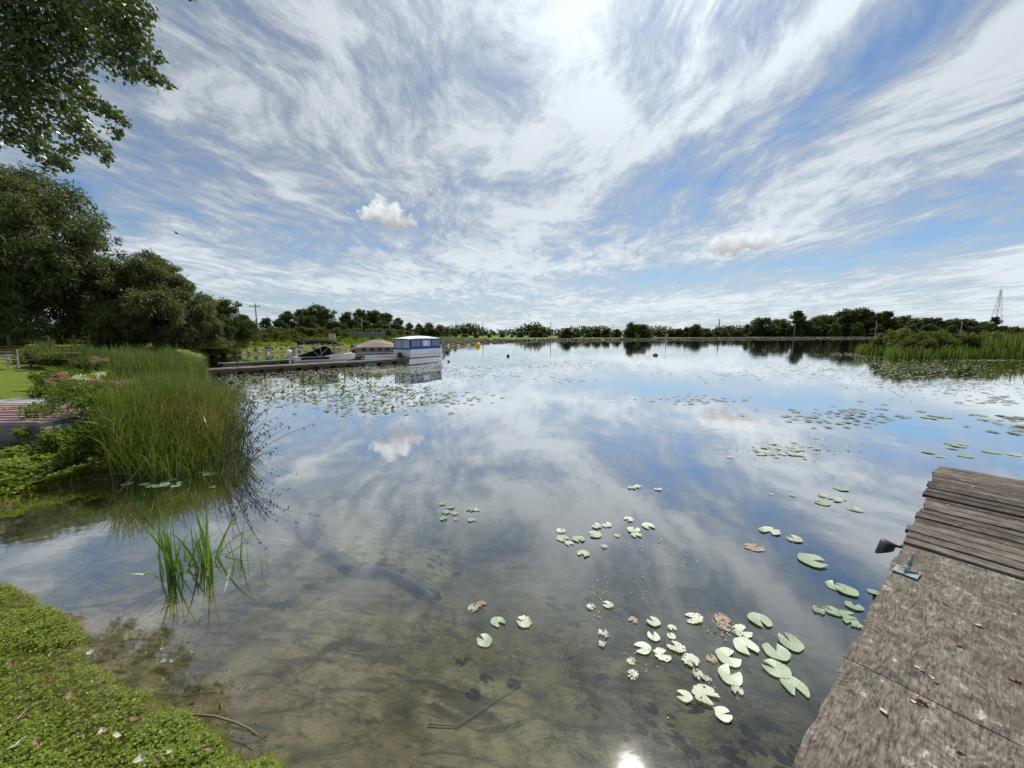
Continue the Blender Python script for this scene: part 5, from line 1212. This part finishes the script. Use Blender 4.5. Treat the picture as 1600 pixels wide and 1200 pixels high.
# ------------------------------------------------------------------ sign, fence
g = gp(521, 57); SG = empty('warning_sign', g); tag(SG, 'white board sign with red lettering on posts above the rocks', 'sign')
zc_ = at(521, 525, 57).z - g.z
sb = MB().box((0, 0, zc_), (.95, .05, .62)).build('board', MAT['white_paint'], SG)
for k in (-1, 1): MB().box((k * .38, .05, zc_ / 2 - .15), (.07, .07, zc_ + .3)).build('post', MAT['greywood'], SG)
for k, wd in ((.16, .8), (.0, .72), (-.16, .6)): MB().box((0, -.028, zc_ + k), (wd, .008, .085)).build('red_text_line', MAT['red'], sb)
FN = empty('mesh_fence', gp(575, 66)); tag(FN, 'pale green mesh fence on posts behind the covered boat', 'fence')
a, b = gp(549, 64), gp(603, 70)
for i in range(9):
    p = a.lerp(b, i / 8); MB().tube([Vector((p.x, p.y, p.z - .2)) - FN.location, Vector((p.x, p.y, p.z + 1.5)) - FN.location], .035, 6).build('post', MAT['steel'], FN)
    if i < 8:
        q = a.lerp(b, (i + 1) / 8)
        MB().bar(Vector((p.x, p.y, p.z + 1.42)) - FN.location, Vector((q.x, q.y, q.z + 1.42)) - FN.location, .04).build('rail', MAT['steel'], FN)
        m = MB()
        for k in range(14): r_ = p.lerp(q, (k + .5) / 14); m.box(Vector((r_.x, r_.y, r_.z + .7)) - FN.location, (.035, .02, 1.35))
        m.build('mesh_panel', MAT['mesh'], FN)
# ------------------------------------------------------------------ buoys
def buoy(px, py, dpx, mat, label, group=None, half=.35, name='buoy', sx=1.0):
    p = gnd(px, py); r = max(.06, dpx / 2 / FPX * p.y); T = empty(name, (p.x, p.y, 0)); tag(T, label, 'buoy', group); ns = 12
    zs = [-.8, -.5, 0, .45, .8, .97]; rings = [[(r * sx * math.sqrt(1 - z * z) * math.cos(2 * math.pi * k / ns), r * math.sqrt(1 - z * z) * math.sin(2 * math.pi * k / ns), r * (z + half)) for k in range(ns)] for z in zs]
    MB().loft(rings).build('float', mat, T, smooth=True); MB().tube([(0, 0, r * (half + .95)), (0, 0, r * (half + 1.3))], r * .16, 8).build('top_eye', MAT['dark'], T)
buoy(747, 541.5, 7.5, MAT['yellow'], 'round yellow buoy on the water before the dike', half=.7)
for i, (a, b) in enumerate([(687, 540.6), (700, 540.4), (716, 540), (731, 539.8)]):
    buoy(a, b, 4.5, MAT['orange'], 'orange and white barrier float in the row beside the wooded point', 'barrier floats', .15, 'barrier_float', 1.3)
    p = gnd(a, b)
    if i: 
        q = gnd(*[(687, 540.6), (700, 540.4), (716, 540), (731, 539.8)][i - 1]); o = MB().tube([p + Vector((0, 0, .03)), q + Vector((0, 0, .03))], .05, 6).build('float_rope', MAT['greywood']); tag(o, ['', 'rope between barrier floats nearest the boats', 'rope between the middle barrier floats', 'rope between barrier floats nearest the yellow buoy'][i], 'rope')
buoy(701, 565.5, 4, MAT['dark'], 'small dark buoy beside the blue pontoon boat', half=.3)
buoy(794, 557, 5, MAT['dark'], 'small dark buoy on open water past the yellow one', half=.4)
buoy(1024, 555.5, 6, MAT['dark'], 'dark lump floating by the far lily drift', half=.1, name='floating_lump', sx=1.4)

# ------------------------------------------------------------------ overturned boats on the left bank
def jon_boat(x, y, rz, L, W, H, mat, rib, label, trim):
    z = hz(x - 1.0, y) + .02; T = boat_root('overturned_boat', (x, y, z + .03), rz, label)
    rings = []
    for t in [i / 9 for i in range(10)]:
        xx = -L * t; k = 1 - .35 * max(0, (t - .6) / .4) ** 2; rise = H * (1 - .25 * max(0, (t - .7) / .3) ** 2); ins = .86
        if t == 0: k *= .985
        wv = W / 2 * k; rings.append([(xx, -wv, 0), (xx, -wv * .97, H * .35), (xx, -wv * ins, rise * .93), (xx, -wv * (ins - .06), rise), (xx, wv * (ins - .06), rise), (xx, wv * ins, rise * .93), (xx, wv * .97, H * .35), (xx, wv, 0)])
    hl = MB().loft(rings).build('hull', mat, T)
    for s in (-1, 1): MB().tube([(.02, s * W / 2, .02), (-L * .6, s * W / 2, .02), (-L, s * W * .33, .02)], .022, 6).build('gunwale', trim, T)
    for s in (-.5, -.17, .17, .5): MB().box((-L * .42, s * W * .72, H + .010), (L * .8, .045, .022)).build('keel_rib', rib, hl)
    MB().box((.012, 0, H * .5), (.02, W * .78, H * .55)).build('transom_plate', trim, T); return T
bx = gnd(62, 690, .4)
specs = [(bx.x + .02, bx.y + .42, .02, .95, .42, 'hulldark', 'hullpink', 'dark overturned boat with pink keel ribs, nearest the water', 'hullgrey'),
         (bx.x - .25, bx.y + 1.45, .04, 1.0, .44, 'hullpink', 'hullpink', 'faded red overturned boat second from the water', 'hullgrey'),
         (bx.x - .70, bx.y + 2.5, .03, 1.0, .42, 'hullwhite', 'hullgrey', 'off-white overturned boat in the middle of the row', 'hullwhite'),
         (bx.x - .55, bx.y + 3.55, .05, 1.0, .44, 'hullblue', 'hullblue', 'pale blue overturned boat behind the off-white one', 'hullwhite'),
         (bx.x - 1.0, bx.y + 4.6, .03, 1.0, .46, 'hullpink', 'hullwhite', 'faded pink overturned boat with pale ribs nearest the lawn', 'hullwhite')]
for x, y, rz, W_, H_, m1, m2, lab, tr in specs: jon_boat(x, y, rz + .03, 3.9, W_, H_, MAT[m1], MAT[m2], lab, MAT[tr])
p = gnd(8, 672, .55); jon_boat(p.x, p.y - .25, .5, 3.0, .8, .36, MAT['hullwhite'], MAT['hullpink'], 'white overturned boat end angled in front of the dark one', MAT['hullwhite'])

# ------------------------------------------------------------------ picnic table, bench, posts
def picnic(px, py, z, rz, label):
    p = on_ground(px, py); T = empty('picnic_table', p, rz); tag(T, label, 'picnic table')
    for i in range(5): MB().box((0, -.32 + i * .16, .74), (1.8, .145, .04)).build('top_board', MAT['wood'], T)
    for s in (-1, 1):
        for k in (0, 1): MB().box((0, s * (.66 + k * .14), .44), (1.8, .13, .04)).build('seat_board', MAT['wood'], T)
        for x in (-.65, .65): MB().bar((x, s * .25, .72), (x, s * .72, .0), .05, .09).build('leg', MAT['wood'], T)
    for x in (-.65, .65): MB().box((x + .05, 0, .40), (.04, 1.6, .09)).build('cross_beam', MAT['wood'], T)
picnic(90, 574, .9, R(20), 'dark wooden picnic table on the lawn by the meadow weeds')
p = on_ground(-6, 576); T = empty('park_bench', p, R(-8)); tag(T, 'grey wooden bench on the lawn below the huge willow', 'bench')
for k in range(2): MB().box((0, .1 + k * .17, .44), (1.6, .15, .04)).build('seat_board', MAT['greywood'], T)
for k in range(3): MB().box((0, .33, .58 + k * .15), (1.6, .035, .12)).build('back_board', MAT['wood'] if k else MAT['greywood'], T)
for x in (-.72, .72):
    MB().box((x, .05, .33), (.08, .08, .66)).build('leg', MAT['greywood'], T); MB().box((x, .38, .46), (.08, .07, .92)).build('leg', MAT['greywood'], T); MB().box((x, .2, .68), (.10, .48, .045)).build('armrest', MAT['greywood'], T)
for i, (px, d) in enumerate([(18, 27), (80, 28), (-20, 26), (120, 29)]):
    g = gp(px, d); o = MB().box((0, 0, .45), (.11, .11, 1.1)).build('fence_post', MAT['wood']); o.location = g; tag(o, 'dark wooden fence post in the shade under the huge willow', 'post', 'fence posts under the willow')
# small insect flying over the reeds
ip = at(276, 365, 2.6); IN = empty('flying_insect', ip, .4); tag(IN, 'tiny dark insect flying in front of the sky', 'insect')
MB().tube([(-.012, 0, 0), (-.004, 0, .001), (.004, 0, .001), (.010, 0, 0)], [.001, .004, .0045, .002], 8).build('body', MAT['insect'], IN, smooth=True)
for s in (-1, 1): MB().add([(0, 0, .003), (-.012, s * .012, .009), (-.004, s * .016, .010), (.004, s * .006, .006)], [(0, 1, 2, 3)]).build('wing', MAT['steel'], IN)
